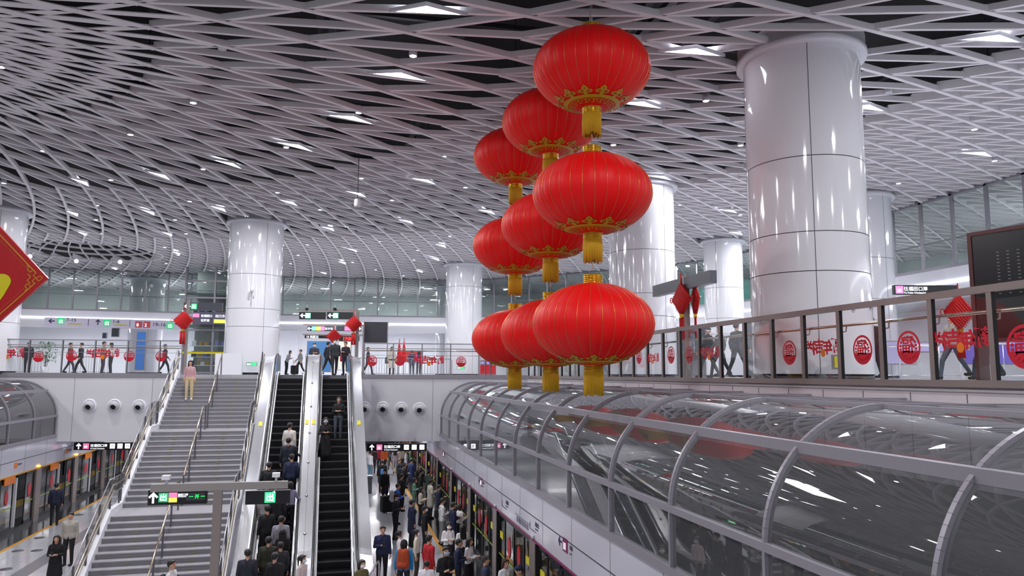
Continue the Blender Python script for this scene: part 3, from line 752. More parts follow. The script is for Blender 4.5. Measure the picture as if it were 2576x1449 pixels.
tR = screen_side('right platform screen doors under a white fascia with a purple edge', 5.0, -math.pi/2, [4.7*k+14.3-4.7*2 for k in range(0, 14)], 2, 66, False)
tL = screen_side('left platform screen doors with orange plates under a white fascia', -12.75, math.pi/2, [18.5, 23.2, 27.9, 32.6, 37.5, 42.4, 47.1, 51.8, 56.5], 14, 60, True)
def fascia_sign(parent, s, x, z, size, m, name='lettering'): text(s, size, m, parent, x, z, -.008, name=name)
for Y in (26.4, 16.45, 8.0, 36):
    u = 66-Y; z = 6.4-3.78
    mb = MB(); arrow(mb, u-.25, z+.12, .26, math.pi/2, -.01, -.002); mb.build('arrow', TXD, tR)
    mb = MB(); mb.box(u-.02, u+.33, -.012, -.002, z-.03, z+.26); o = mb.build('line_badge', PURP, tR)
    text('11', .2, LITW, tR, u+.02, z+.02, -.014, bold=.005); text('机场', .11, TXD, tR, u+.48, z+.1, -.008); text('Airport', .05, TXD, tR, u+.48, z+.0, -.008)
for Y in (22.3, 18.9, 12.9):
    u = 66-Y; z = 6.4-3.75; text('岗厦北', .13, TXD, tR, u, z, -.008); text('Gangxia North', .05, TXD, tR, u, z-.08, -.008)
    mb = MB(); mb.box(u-.5, u+.1, -.01, -.002, z-.16, z-.145); mb.box(u-.51, u-.495, -.01, -.002, z-.16, z+.02); mb.build('route_line', TXD, tR)
u = 66-20.9; mb = MB()
for k in range(14): mb.box(u+k*.1, u+k*.1+.012, -.01, -.002, 6.4-4.0, 6.4-3.86); 
mb.box(u-.2, u+1.5, -.01, -.002, 6.4-3.83, 6.4-3.82); mb.build('route_map', TXD, tR)
for Y in (41.2, 35.2): u = Y-14; mb = MB(); mb.box(u-.3, u, -.01, -.002, 2.55, 2.78); mb.build('orange_badge', ORANGE, tL); text('往双子湾', .1, TXD, tL, u+.04, 2.64, -.008)
# dark discs set in the platform floor
for i, (x, y) in enumerate([(200, 1295), (100, 1353), (45, 1386), (93, 1385), (15, 1432)]):
    p = atz(x, y, -6.4); mb = MB(); mb.lathe([(.001, .006), (.20, .006), (.20, 0)], 20); o = mb.build('floor_disc', mat('floor_disc', '#55565c', .3)); o.location = (*p, -6.4)
    tag(o, '%s dark round plate set in the left platform floor' % ['farthest', 'second farthest', 'left middle', 'right middle', 'nearest'][i], 'floor plate', 'dark floor plates')
# ---------------------------------------------------------------- escalators
def zf(y):
    g = lambda t: max(-6.4, min(0., .5774*t))
    return sum(g(y+d) for d in (-.6, -.4, -.2, 0, .2, .4, .6))/7
STEPM = mat('escalator_step_black', '#141418', .35, .5); STEPN = mat('escalator_step_edge', '#54555c', .4, .5)
INNER = mat('escalator_inner_panel', '#2a2d36', .12, .7)
def escalator(label, loc, yaw, outer):
    t = thing('escalator', label, 'escalator', loc, yaw, 'escalators beside the stair')
    n = 28; pitch = 11.085/n
    st = MB(); st.mt(STEPM); st.box(-.51, .51, -pitch-.01, 0, -.24, 0); st.mt(STEPN); st.box(-.505, .505, -pitch-.012, -pitch+.02, -.004, .003)
    st.box(-.505, .505, -pitch-.013, -pitch-.008, -.035, -.0)
    s0 = st.build('step', STEPM, t)
    for k in range(n):
        o = s0 if k == 0 else s0.copy()
        if k: C.objects.link(o); o.parent = t
        o.location = (0, -k*pitch, -(k+.5)*6.4/n-.02)
    mb = MB(); mb.box(-.52, .52, 0, 1.6, -.05, .005); mb.box(-.52, .52, -12.8, -11.1, -6.45, -6.39); mb.build('comb_plate', mat('comb_plate', '#77787e', .3, .6), t)
    ys = list(np.linspace(1.7, -12.9, 60))
    for sx in (-1, 1):
        nm = 'left' if sx < 0 else 'right'
        mb = MB(); [mb.beam((sx*.535, a, zf(a)+.13), (sx*.535, b, zf(b)+.13), .035, .05) for a, b in zip(ys, ys[1:])]; mb.build('skirt_strip', mat('skirt_white', '#f0f1f6', .3, emit=.15), t)  # slight glow in the white stands in for light reflected off the metal
        mb = MB()
        for a, b in zip(ys, ys[1:]):
            mb.add([(sx*.56, a, zf(a)-.2), (sx*.56, b, zf(b)-.2), (sx*.60, b, zf(b)+.86), (sx*.60, a, zf(a)+.86)], [(0, 1, 2, 3)])
        mb.build('inner_panel', INNER, t)
        mb = MB(); P = [(sx*.64, y, zf(y)+.95) for y in ys]
        e0 = [(sx*.64, 1.7+.30*math.sin(q), .62+.33*math.cos(q)) for q in np.linspace(.3, 3.0, 9)]
        e1 = [(sx*.64, -12.9-.30*math.sin(q), -6.4+.62+.33*math.cos(q)) for q in np.linspace(.3, 3.0, 9)]
        mb.tube(e0[::-1]+P+e1, .042, 8); mb.build('handrail', RUBBER, t)
        mb = MB(); [mb.beam((sx*.69, a, zf(a)+.90), (sx*.69, b, zf(b)+.90), .05, .06) for a, b in zip(ys, ys[1:])]; mb.build('rail_trim', STEEL, t)
        mb = MB(); mb.lathe([(.001, 0)], 8) if False else None
        mb.prismx([(1.7, -.1), (1.95, .3), (1.95, .75), (1.7, .9)], sx*.6-.03, sx*.6+.08); mb.build('newel_panel', STEEL, t); mb = MB(); mb.prismx([(-12.9, -6.4), (-13.15, -6.1), (-13.15, -5.7), (-12.9, -5.5)], sx*.6-.03, sx*.6+.08); mb.build('newel_panel', STEEL, t)
        if sx == outer:
            mb = MB(); x0, x1 = sorted((sx*.71, sx*1.08))
            for a, b in zip(ys, ys[1:]): mb.add([(x0, a, zf(a)+.88), (x1, a, zf(a)+.80), (x1, b, zf(b)+.80), (x0, b, zf(b)+.88)] if sx > 0 else [(x0, a, zf(a)+.80), (x1, a, zf(a)+.88), (x1, b, zf(b)+.88), (x0, b, zf(b)+.80)], [(0, 1, 2, 3)])
            xo = sx*1.08
            for a, b in zip(ys, ys[1:]): mb.add([(xo, a, zf(a)+.80), (xo, b, zf(b)+.80), (xo, b, zf(b)-.5), (xo, a, zf(a)-.5)], [(0, 1, 2, 3)])
            mb.build('outer_cladding', POLI, t)
            mb = MB()
            for y in (1.0, -4.6, -11.6): mb.box(sx*.9-.09, sx*.9+.09, y-.12, y+.12, zf(y)+.845+.0, zf(y)+.86)
            mb = MB(); y = -4.6; mb.beam((sx*.88, y+.12, zf(y+.12)+.86), (sx*.88, y-.12, zf(y-.12)+.86), .13, .02); mb.build('yellow_sticker', YEL, t)
    return t
escalator('left escalator beside the stair, carrying people up with their backs to the camera', (-1.995, 34.15, 0), .029, -1)
escalator('right escalator with two women riding down near its top', (-.135, 34.15, 0), .021, 1)
t = thing('escalator_deck', 'broad polished steel deck with round studs between the two escalators', 'escalator deck', (-1.07, 34.15, 0), .024)
ys = list(np.linspace(1.8, -12.9, 50)); mb = MB(); mb.smooth = True
for a, b in zip(ys, ys[1:]): mb.add([(-.24, a, zf(a)+.90), (.24, a, zf(a)+.90), (.24, b, zf(b)+.90), (-.24, b, zf(b)+.90)], [(0, 1, 2, 3)])
mb.smooth = False; mb.prismx([(1.8, .9), (2.0, .8), (2.0, -.1), (1.8, -.1)], -.24, .24); mb.build('steel_deck', POLI, t)
for k in range(9):
    y = 1.0-k*1.55; mb = MB(); mb.lathe([(.001, .05), (.03, .045), (.045, .02), (.05, 0)], 16); o = mb.build('stud', mat('stud_steel', '#e8e8ee', .15, 1.), t); o.location = (0, y, zf(y)+.90)
for sx in (-1, 1):
    mb = MB(); y = -4.6; mb.beam((sx*.13, y+.12, zf(y+.12)+.91), (sx*.13, y-.12, zf(y-.12)+.91), .13, .02); mb.build('yellow_sticker', YEL, t)
mb = MB(); mb.tube([(0, .9, zf(.9)+.915), (0, -12.8, zf(-12.8)+.915)], .004, 4); mb = MB()
[mb.beam((0, a, zf(a)+.903), (0, b, zf(b)+.903), .006, .006) for a, b in zip(ys[1:], ys[2:])]; mb.build('deck_seam', SEAM, t)
# ---------------------------------------------------------------- staircase
GRAN = mat('stair_granite', '#7b7a80', .45, noise=.22, nscale=60); NOSE = mat('stair_nosing', '#9f9ea5', .4, noise=.1, nscale=60)
SW = 1.72
fl = []; y = 0.; z = 0.; rz = 6.4/42
for f in range(3):
    for k in range(14):
        z -= rz; d = .30 if k < 13 or f == 2 else 1.5
        fl.append((y, y-d, z)); y -= d
st = thing('staircase', 'wide grey granite stair with two landings left of the escalators', 'stair', (-5.22, 36.25, 0), .035)
cache = {}
for (a, b, zz_) in fl:
    d = round(a-b, 2)
    if d not in cache:
        mb = MB(); mb.mt(GRAN); mb.box(-SW, SW, -d, .02, -.16, -.03); mb.box(-SW, SW, -d+.02, .02, -.35, -.03); mb.mt(NOSE); mb.box(-SW, SW, -d-.012, .02, -.032, 0)
        cache[d] = mb.build('step' if d < 1 else 'landing', GRAN, st); o = cache[d]
    else: o = cache[d].copy(); C.objects.link(o); o.parent = st
    o.location = (0, a, zz_)
mb = MB(); mb.box(-.06, .06, -.016, -.012, .05, .085); ym = mb.build('yellow_marking', mat('faded_yellow', '#8b8966', .6), st); k0 = 0
for i, (a, b, zz_) in enumerate(fl[:-1]):
    for x in (-.85, .85):
        o = ym if k0 == 0 else ym.copy()
        if k0: C.objects.link(o); o.parent = st
        k0 = 1; o.location = (x, b, zz_-rz)
prof = [(0.3, 0)]+[(a, zz_+rz) for a, b, zz_ in fl]+[(fl[-1][1], fl[-1][2])]
def zs(y):
    y = min(0.3, y)
    pts = [(.3, .02), (0, .02), (-4.0, -2.13), (-5.4, -2.13), (-9.4, -4.27), (-10.8, -4.27), (-14.9, -6.4), (-17, -6.4)]
    for (a, za), (b, zb) in zip(pts, pts[1:]):
        if b <= y <= a: return za+(zb-za)*(a-y)/(a-b)
    return pts[-1][1]
ky = [.3, 0, -4.0, -5.4, -9.4, -10.8, -14.9]
for sx in (-1, 1):
    mb = MB()
    poly = [(y, zs(y)+.20) for y in ky]+[(y, max(-6.4, zs(y)-.45)) for y in ky[::-1]]
    for (a, b) in zip(ky, ky[1:]): mb.prismx([(a, zs(a)+.20), (b, zs(b)+.20), (b, zs(b)-.45), (a, zs(a)-.45)], sx*SW-.0 if sx > 0 else -SW-.16, SW+.16 if sx > 0 else -SW)
    mb.build('stringer', WHITE if sx < 0 else WHITE, st)
def stair_rail(label, x, glassy, segs, double=True, h=.92):
    t = thing('stair_handrail', label, 'handrail', (-5.22, 36.25, 0), .035, 'stair handrails')
    for (a, b) in segs:
        n = max(1, round((a-b)/1.15))
        for k in range(n+1):
            y = a+(b-a)*k/n; z0 = zs(y)+(.18 if glassy else -.02)
            mb = MB(); mb.box(x-.022, x+.022, y-.035, y+.035, z0, zs(y)+h+(.12 if glassy else 0)); mb.build('post', mat('post_metal', '#6a6a70', .35, .6), t)
        mids = [a]+[k for k in ky if b < k < a]+[b]
        for dz, r in ([(h, .028), (h-.22, .024)] if double else [(h, .028)]):
            mb = MB(); mb.tube([(x+(.09 if glassy else 0), y, zs(y)+dz) for y in mids], r, 8); mb.build('rail', mat('rail_warm_steel', '#c9bfae', .2, 1.), t)
        if glassy:
            for p, q in zip(mids, mids[1:]):
                m = max(1, round((p-q)/1.2))
                for k in range(m):
                    u, v = p+(q-p)*k/m-.04, p+(q-p)*(k+1)/m+.04
                    mb = MB(); mb.add([(x-.01, u, zs(u)+.22), (x-.01, v, zs(v)+.22), (x-.01, v, zs(v)+1.08), (x-.01, u, zs(u)+1.08)], [(0, 1, 2, 3)]); mb.build('glass_pane', GL_RAIL, t)
                mb = MB(); mb.tube([(x-.01, p, zs(p)+1.09), (x-.01, q, zs(q)+1.09)], .012, 6); mb.build('glass_edge', STEEL, t)
    return t
stair_rail('left stair balustrade with glass panes and two warm steel rails', -SW-.08, True, [(.2, -3.9), (-4.1, -9.3), (-9.5, -15.2)])
stair_rail('right stair balustrade with glass panes beside the left escalator', SW+.08, True, [(.2, -3.9), (-4.1, -9.3), (-9.5, -15.2)])
stair_rail('single handrail on posts running down the middle of the stair', .05, False, [(.0, -3.9), (-4.6, -9.3), (-10.1, -14.9)], False)
mb = MB(); mb.box(-.75, .45, -.25, .25, 0, 1.0); o = mb.build('stair_head_cabinet', WHITE); c = px_at(577, 938, 35.9); o.location = (c.x+.1, c.y+.1, 0); tag(o, 'white cabinet box at the stair head in front of the column', 'cabinet')
# ---------------------------------------------------------------- guardrails
def guard(label, A, B, z0, z1, sp, mt_, wide, extra=True, cat='railing', phase=0.):
    A = Vector((*A, 0)); B = Vector((*B, 0)); d = B-A; L = d.length; yaw = math.atan2(d.y, d.x)
    t = thing('guardrail', label, cat, (A.x, A.y, z0), yaw, 'glass guardrails around the mezzanine'); H = z1-z0
    n = int((L-phase)/sp)
    mb = MB(); mb.box(0, L, -.045, .045, H-wide, H); mb.build('top_rail', mt_, t)
    mb = MB(); mb.box(0, L, -.04, .04, 0, wide); mb.build('bottom_rail', mt_, t)
    xs = [phase+k*sp for k in range(n+1)]
    for x in xs:
        mb = MB(); mb.box(x-wide*.42, x+wide*.42, -.04, .04, wide, H-wide); mb.build('post', mt_, t)
        mb = MB(); mb.box(x+wide*.42, x+wide*.42+.012, -.03, .03, wide, H-wide); mb.build('post_gap_strip', BLACK, t)  # black strip stands in for the dark gap beside each post
    for a, b in zip([0]+xs, xs+[L]):
        if b-a < .1: continue
        mb = MB(); mb.add([(a, 0, wide), (b, 0, wide), (b, 0, H-wide), (a, 0, H-wide)], [(0, 1, 2, 3)]); mb.build('glass_pane', GL_RAIL, t)
    if extra:
        mb = MB(); mb.tube([(0, .16*extra, H-.38), (L, .16*extra, H-.38)], .028, 8); mb.build('handrail', mat('rail_warm_steel', '#c9bfae', .2, 1.), t)
        for x in xs: mb = MB(); mb.tube([(x, .02*extra, H-.52), (x, .14*extra, H-.50), (x, .16*extra, H-.38)], .014, 6); mb.build('rail_bracket', mt_, t)
    return t, L
gr, _ = guard('long taupe framed glass railing along the right mezzanine edge', (9.4, 36.9), (9.4, 2.0), -.1, 1.42, 1.155, TAUPE, .11, 1, phase=(36.9-9.15) % 1.155)
gl_, LL = guard('glass railing on the far mezzanine edge left of the stair', (-26, WY(-26)+.1), (XL-.1, WY(XL)+.1), 0, 1.63, 1.48, GREYM, .05, 1)
gm, LM = guard('glass railing on the far mezzanine edge right of the escalators', (XR+.25, WY(XR)+.1), (9.3, WY(9.3)+.1), 0, 1.6, 1.42, GREYM, .05, 1)
for g, L, H in ((gl_, LL, 1.63), (gm, LM, 1.6)):
    mb = MB(); mb.box(0, L, -.02, .02, H-.30, H-.26); mb.box(0, L, -.02, .02, H-.62, H-.60); mb.build('middle_rail', GREYM, g)
def sticker(kind, X, Y, z, s, yaw, n, parent, inv):
    P = inv @ Vector((X, Y, z)); 
    if kind == 'o':
        mb = MB(); m = 28
        for r0, r1 in ((.42, .5), ):
            for k in range(m):
                a, b = 2*math.pi*k/m, 2*math.pi*(k+1)/m
                mb.add([(P.x+s*r*math.cos(q), P.y-.012, P.z+s*r*1.05*math.sin(q)) for r, q in ((r0, a), (r0, b), (r1, b), (r1, a))], [(0, 1, 2, 3)])
        mb.prism([(P.x+s*.42*math.cos(q), P.z+s*.44*math.sin(q)) for q in np.linspace(math.pi*1.08, math.pi*1.92, 14)], P.y-.014, P.y-.01)
        for k in range(18):
            a = 2*math.pi*k/18+.2; r = .33; mb.disc(P.x+s*r*math.cos(a), P.z+s*r*math.sin(a), .05*s, .045*s, P.y-.022, P.y-.016, 7)
        mb.build('round_red_sticker', REDS, parent)
        text('福', s*.56, REDS, parent, P.x+s*.27, P.z-s*.12, P.y-.012, mirror=True, bold=.01*s, name='round_red_sticker_character')
    else:
        for k, ch in enumerate('祥吉年新'):
            text(ch, s*.5, REDS, parent, P.x-s*.90+.43*s*(k+1), P.z+(-.12+.05*(k % 2))*s, P.y-.012, mirror=True, bold=.018*s, name='red_greeting_lettering')
        mb = MB(); mb.disc(P.x-.08*s, P.z-.12*s, .11*s, .13*s, P.y-.02, P.y-.014, 14); mb.build('orange_fruit_sticker', ORANGE, parent)
def inv_of(t): return (Matrix.Translation(t.location) @ Matrix.Rotation(t.rotation_euler.z, 4, 'Z')).inverted()
iv = inv_of(gr)
for k, px, py, s in [('o', 1608, 897, .45), ('x', 1643, 905, .55), ('o', 1689, 893, .48), ('o', 1735, 893, .46), ('x', 1787, 892, .58), ('o', 1987, 887, .50), ('x', 2076, 879, .60), ('o', 2171, 880, .52), ('o', 2287, 874, .54), ('x', 2424, 862, .62), ('o', 2580, 872, .60)]:
    Y, z = atx(px, py, 9.4); sticker(k, 9.4, Y, z, s, 0, '', gr, iv)
for px, py, r in [(2148, 779, .055), (2192, 773, .055), (1971, 797, .04), (1980, 796, .04), (1989, 795, .04), (1998, 794, .04)]:
    Y, z = atx(px, py, 9.4); P = iv @ Vector((9.4, Y, z)); mb = MB()
    mb.tube([(P.x+r*math.cos(q), -.012, P.z+r*math.sin(q)) for q in np.linspace(0, 2*math.pi, 19)], .004, 4); mb.beam((P.x-r*.7, -.012, P.z-r*.7), (P.x+r*.7, -.012, P.z+r*.7), .008, .003, up=(0, 1, 0)); mb.box(P.x-.012, P.x+.012, -.014, -.01, P.z-r*.5, P.z+r*.5)
    mb.build('round_prohibition_icon', mat('icon_grey', '#6b6c72', .5), gr)
def wallp(px, py):
    x, y, w_ = ray(px, py); k = 37.92/(y+.125*x); return x*k, y*k, w_*k+CZ
for g, L in ((gl_, [('x', 22, 892), ('o', 97, 897), ('o', 180, 895), ('x', 262, 893), ('o', 325, 896), ('o', 405, 896)]), (gm, [('o', 936, 908), ('o', 1006, 907), ('x', 1082, 910), ('o', 1160, 910)])):
    iv = inv_of(g)
    for k, px, py in L: P = wallp(px, py); sticker(k, *P, .50 if k == 'o' else .85, 0, '', g, iv)
# ---------------------------------------------------------------- signs
def sign(name, label, x0, x1, y0, y1, d, yaw, face, items, hang=None, thick=.14, cat='sign', edge=None, group=None):
    c = px_at((x0+x1)/2, y1, d); w_ = (x1-x0)*d/F; h = (y1-y0)*d/F; 
    w_ /= max(.3, math.cos(yaw+YAW)) if abs(yaw) < 1.2 else 1
    t = thing(name, label, cat, c, yaw, group)
    mb = MB(); mb.box(-w_/2, w_/2, 0, thick, 0, h); mb.build('sign_box', face, t)
    if hang:
        for f in hang: mb = MB(); mb.tube([(w_*f, thick/2, h), (w_*f, thick/2, 7.95-c.z if c.z > 0 else h+.3)], .02, 8); mb.build('hanger_rod', GREYM, t)
    for it in items:
        k = it[0]; fx = -w_/2+it[1]*w_
        if k == 'a': mb = MB(); arrow(mb, fx, h*.5, h*.75, it[2], -.012, 0); mb.build('arrow', it[3] if len(it) > 3 else LITW, t)
        elif k == 'b':
            s = h*it[4] if len(it) > 4 else h*.8; zc = h*(it[5] if len(it) > 5 else .5); ww = s*(it[6] if len(it) > 6 else 1)
            mb = MB(); mb.box(fx-ww/2, fx+ww/2, -.010, 0, zc-s/2, zc+s/2); mb.build('badge', it[2], t)
            if it[3]: text(it[3], s*.8 if len(it[3]) == 1 else s*.55, LITW, t, fx-s*(.40 if len(it[3]) == 1 else .36), zc-s*.28, -.014, bold=.004)
        elif k == 't': text(it[2], h*it[3], it[5] if len(it) > 5 else LITW, t, fx, h*it[4], -.014, bold=0. if len(it) < 7 else it[6])
    return t
wy = math.atan(-.125)
ck = [('a', .085, 0), ('b', .21, LITP, '10', .72), ('t', .285, '往福田口岸', .42, .42), ('t', .285, 'To Futian Checkpoint', .2, .12), ('b', .66, LITW, '', .62), ('b', .79, LITW, '', .62), ('b', .92, LITW, '', .62), ('t', .635, '电', .5, .3, SIGNB), ('t', .763, '厕', .5, .3, SIGNB), ('t', .895, '梯', .5, .3, SIGNB)]
sign('hanging_sign', 'black lit checkpoint sign under the white wall left of the stair', 190, 327, 1113, 1132, 37.9, wy, SIGNB, ck, [-.3, .3])
sign('hanging_sign', 'black lit checkpoint sign under the white wall above the crowd', 925, 1071, 1116, 1135, 36.9, wy, SIGNB, [i if i[0] != 'x' else i for i in ck], [-.3, .3])
sign('hanging_sign', 'black checkpoint sign behind the right railing left of the black screen', 2250, 2410, 717, 741, 24.5, -.25, SIGNB, [('b', .085, LITP, '10', .8), ('t', .15, '往福田口岸', .5, .42), ('t', .15, 'To Futian Checkpoint', .26, .1)], None)
sign('hanging_sign', 'black sign with white arrow and mint square, left one over the escalators', 753, 818, 785, 803, 40, wy, SIGNB, [('a', .14, math.pi/2), ('b', .33, LITM, '出', .75)], None)
sign('hanging_sign', 'black sign with white arrow and mint square, right one over the escalators', 823, 887, 785, 803, 40, wy, SIGNB, [('a', .14, math.pi/2), ('b', .33, LITM, '出', .75)], None)
sign('hanging_sign', 'dark grey sign with arrow and green square above the stair head', 463, 557, 761, 781, 41, wy, SIGNG, [('a', .10, math.pi/2), ('b', .27, LITG, '出', .75)], None)
sign('hanging_sign', 'dark sign with arrow and green, yellow and pink squares over the escalator head', 774, 838, 820, 833, 47, wy, SIGNG, [('a', .08, math.pi/2), ('b', .25, LITM, '', .8), ('b', .42, LITY, '', .8), ('b', .58, LITP, '', .8), ('t', .67, '双子湾', .5, .3)], None)
sign('hanging_sign', 'dark sign with pink squares and arrow behind the right red knot', 846, 908, 820, 833, 47, wy, SIGNG, [('b', .42, LITP, '', .8), ('b', .58, LITP, '', .8), ('a', .92, -math.pi/2)], None)
sign('hanging_sign', 'slim black sign with pale lettering below the arrow signs', 767, 828, 842, 851, 50, wy, SIGNB, [('t', .06, '10 岗厦北', .8, .1)], None)
t = sign('clock_display', 'black display showing 17:58 in red digits over the escalator head', 853, 903, 845, 858, 50, wy, SIGNB, [('t', .18, '17:58', .85, .16, LEDR, .012)], None, cat='clock')
sign('destination_board', 'violet grey board with lettering on the glass wall above the stair, left half', 486, 533, 785, 816, 52, 0, mat('board_violet', '#5b586e', .4), [('b', .16, LITP, '', .3, .72, 1.6), ('t', .4, '往福田口岸', .22, .62), ('t', .4, '往罗湖', .22, .25)], None, cat='sign')
sign('destination_board', 'violet grey board with lettering and yellow squares on the glass wall, right half', 535, 578, 785, 816, 52, 0, mat('board_violet', '#5b586e', .4), [('t', .15, '出口方向', .25, .58), ('b', .2, LITY, '', .3, .25), ('b', .42, LITY, '', .3, .25), ('b', .64, LITY, '', .3, .25)], None)
# writing on the white fascia at the left
t = thing('fascia_wayfinding', 'white wayfinding band with exit numbers on the left fascia below the light strip', 'sign', (*Vector(atd(300, 826, 56.9)),), .087)
def fx(px): return (px-300)*59/F
def fz(py): return (826-py)*57/F
def addt(s, px, py, size, m=TXD, **k): text(s, size, m, t, fx(px), fz(py), -.02, **k)
mb = MB(); mb.box(fx(140), fx(445), 0, .05, fz(826)+.0, fz(803)); mb.build('band', mat('band_lilac', '#cfcbe0', .5), t)
for px, ang in ((155, math.pi/2), (253, 0), (430, -math.pi/2)):
    mb = MB(); arrow(mb, fx(px), fz(811.5), .42, ang, -.02, -.002); mb.build('arrow', TXD, t)
for px, py, m, s_ in ((174, 811, LITG, '出'), (272, 813, LITG, '出'), (412, 816, LITG, '出'), (342, 815, mat('line_red', '#c8505e', .5), '8'), (360, 815, mat('line_red', '#c8505e'), '2')):
    mb = MB(); mb.box(fx(px)-.24, fx(px)+.24, -.02, 0, fz(py)-.24, fz(py)+.24); mb.build('badge', m, t); addt(s_, px-5, py+5, .34, LITW)
for s_, px, py in (('7-15', 185, 811.5), ('1-6', 284, 813), ('19-16', 372, 819)): addt(s_, px, py, .38 if px < 300 else .42)
for px in (186, 285): mb = MB(); mb.box(fx(px)+.1, fx(px+32), -.02, 0, fz(819), fz(816)); mb.build('yellow_caption', mat('caption_yellow', '#c9bb5a', .5), t)
for px in (232, 322): mb = MB(); mb.box(fx(px), fx(px)+.03, -.02, 0, fz(821), fz(805)); mb.build('divider', TXD, t)
# gantry with two signs in front of the stair
G = Vector((-2.78, 20.0, -6.4)); t = thing('sign_gantry', 'grey steel post and crossbeam in front of the stair and escalator', 'gantry', G, .0)
a = aty(380, 1228, 20.0); b = aty(724, 1226, 20.0); zb = a[1]+6.4
mb = MB(); mb.box(-.10, .10, -.08, .08, 0, zb-.08); mb.build('post', TAUPE, t)
mb = MB(); mb.box(a[0]-G.x, b[0]-G.x, -.07, .07, zb-.09, zb+.09); mb.build('crossbeam', mat('beam_grey', '#9b9794', .35, .4), t)
for px in (418, 694):
    x = aty(px, 1220, 20.)[0]-G.x; mb = MB(); mb.tube([(x, 0, zb+.08), (x, 0, zb+.2)], .03, 8); mb.box(x-.09, x+.09, -.13, .08, zb+.2, zb+.3); mb.build('camera_housing', WHITE, t)
sign('gantry_sign', 'black sign under the gantry with white arrow, green exit badge and green display', 380, 512, 1234, 1269, 19.45, 0, SIGNB, [('a', .09, 0), ('b', .26, LITG, '出', .62), ('b', .42, LITP, '', .32, .66, 1.7), ('b', .42, LITY, '', .32, .32, 1.7), ('t', .50, '福田口岸', .17, .6), ('t', .50, 'Checkpoint', .12, .5), ('b', .80, mat('display_frame', '#3b3f44', .3), '', .52, .5, 2.4), ('t', .69, '一 开 一', .3, .4, LEDG)], None)
sign('gantry_sign', 'black sign under the gantry right end with one bright green exit badge', 622, 724, 1236, 1268, 19.45, 0, SIGNB, [('b', .55, mat('lit_green_bright', '#2fdc7a', .4, emit=1.0), '出', .78), ('t', .6, '1号', .14, .85)], None)
# grey crossbeam with posts on the right mezzanine
t = thing('sign_beam', 'plain grey box beam on a post behind the railing, carrying two red knots', 'sign', (11.5, 23.4, 0), -math.pi/2)
a = Vector((-1.75, 0)); 
mb = MB(); mb.box(-2.5, -.10, -.12, .12, 2.98, 3.39); mb.box(.10, 1.95, -.12, .12, 2.98, 3.39); mb.build('box_beam', SIGNG, t)
mb = MB(); mb.box(-.07, .07, -.10, .10, 0, 3.45); mb.build('post', TAUPE, t)
t = thing('sign_crossbeam', 'grey crossbeam above the two black arrow signs over the escalators', 'beam', px_at(824, 782, 40.1), wy)
mb = MB(); mb.box(-1.6, 1.6, 0, .12, 0, .10); mb.build('beam', TAUPE, t)
mb = MB(); mb.box(1.5, 1.6, 0, .12, -px_at(824, 782, 40.1).z, 0); mb.build('post', TAUPE, t)
t = thing('sign_crossbeam', 'grey crossbeam holding the sign rows over the escalator head', 'beam', px_at(840, 819, 47.1), wy)
mb = MB(); mb.box(-1.9, 1.9, 0, .12, 0, .08); mb.box(-1.9, 1.9, 0, .12, -.62, -.55); mb.build('beam', TAUPE, t)
mb = MB(); mb.box(1.8, 1.9, 0, .12, -px_at(840, 819, 47.1).z, 0); mb.build('post', TAUPE, t)
# screens
t = sign('blank_screen', 'blank dark screen board on the far mezzanine right of the escalators', 916, 973, 810, 862, 37.9, wy, mat('screen_off', '#33343c', .3), [], None, cat='screen'); t['label'] = 'blank dark screen board standing on the far mezzanine right of the red knot'
mb = MB(); w_ = 57*37.9/F/2
mb.box(-w_-.04, -w_, -.02, .16, -1.55, 1.07); mb.box(w_, w_+.04, -.02, .16, -1.55, 1.07); mb.build('frame', GREYM, t)
t = thing('ticket_hall_screen', 'big black display screen with perforated grille at the right edge', 'screen', (14.6, 9.2, 0), -.95)
A = Vector(atd(2443, 595, 13.6)); t.location = (A.x, A.y, 0); t.rotation_euler.z = -math.pi/2+.28
H0, H1 = Vector(atd(2470, 852, 13.6)).z, A.z
mb = MB(); mb.box(0, 4.2, 0, .3, H0, H1); mb.build('screen_panel', mat('screen_black', '#17171b', .25), t)
mb = MB(); mb.box(-.07, 4.2, -.02, .32, H1, H1+.07); mb.box(-.07, 0, -.02, .32, 0, H1); mb.box(-.07, 4.2, -.02, .32, H0-.07, H0); mb.box(2.5, 2.6, 0, .3, 0, H0); mb.build('frame', mat('red_brown_frame', '#5a3a3c', .4, .3), t)
mb = MB()
for i in range(4):
    for j in range(13): mb.box(.42+i*.17, .46+i*.17, -.006, 0, H1-.35-j*.062-.012, H1-.35-j*.062)
mb.build('grille', mat('grille_grey', '#8b8c92', .4), t)
# exit sign on the column
def exit_sign(label, px, py, d, yaw):
    t = thing('exit_sign', label, 'sign', px_at(px, py+4, d), yaw, 'small green exit signs')
    mb = MB(); mb.box(-.26, .26, 0, .03, 0, .19); mb.build('plate', mat('exit_plate', '#7fb39a', .4), t)
    mb = MB(); mb.box(.02, .20, -.01, 0, .02, .17); mb.build('lit_field', mat('exit_lit', '#30e070', .4, emit=1.), t)
    text('出口', .11, LITW, t, -.23, .05, -.008)
exit_sign('small green exit sign low on the column at the stair head', 633, 917, 36.8, 0)
exit_sign('small green exit sign low on the wall right of the blank screen', 1159, 925, 50, wy)
mb = MB(); mb.lathe([(.001, 0), (.09, 0), (.09, .25), (.001, .3)], 14); o = mb.build('security_camera', WHITE); c = px_at(634, 735, 36.9); o.location = c
tag(o, 'white security camera fixed to the column at the stair head', 'camera')
mb = MB(); mb.tube([(0, 0, 0), (0, .25, 0)], .03, 8); mb.tube([(.06, 0, .1), (.07, -.02, -.32)], .035, 8); mb.build('mount', WHITE, o)
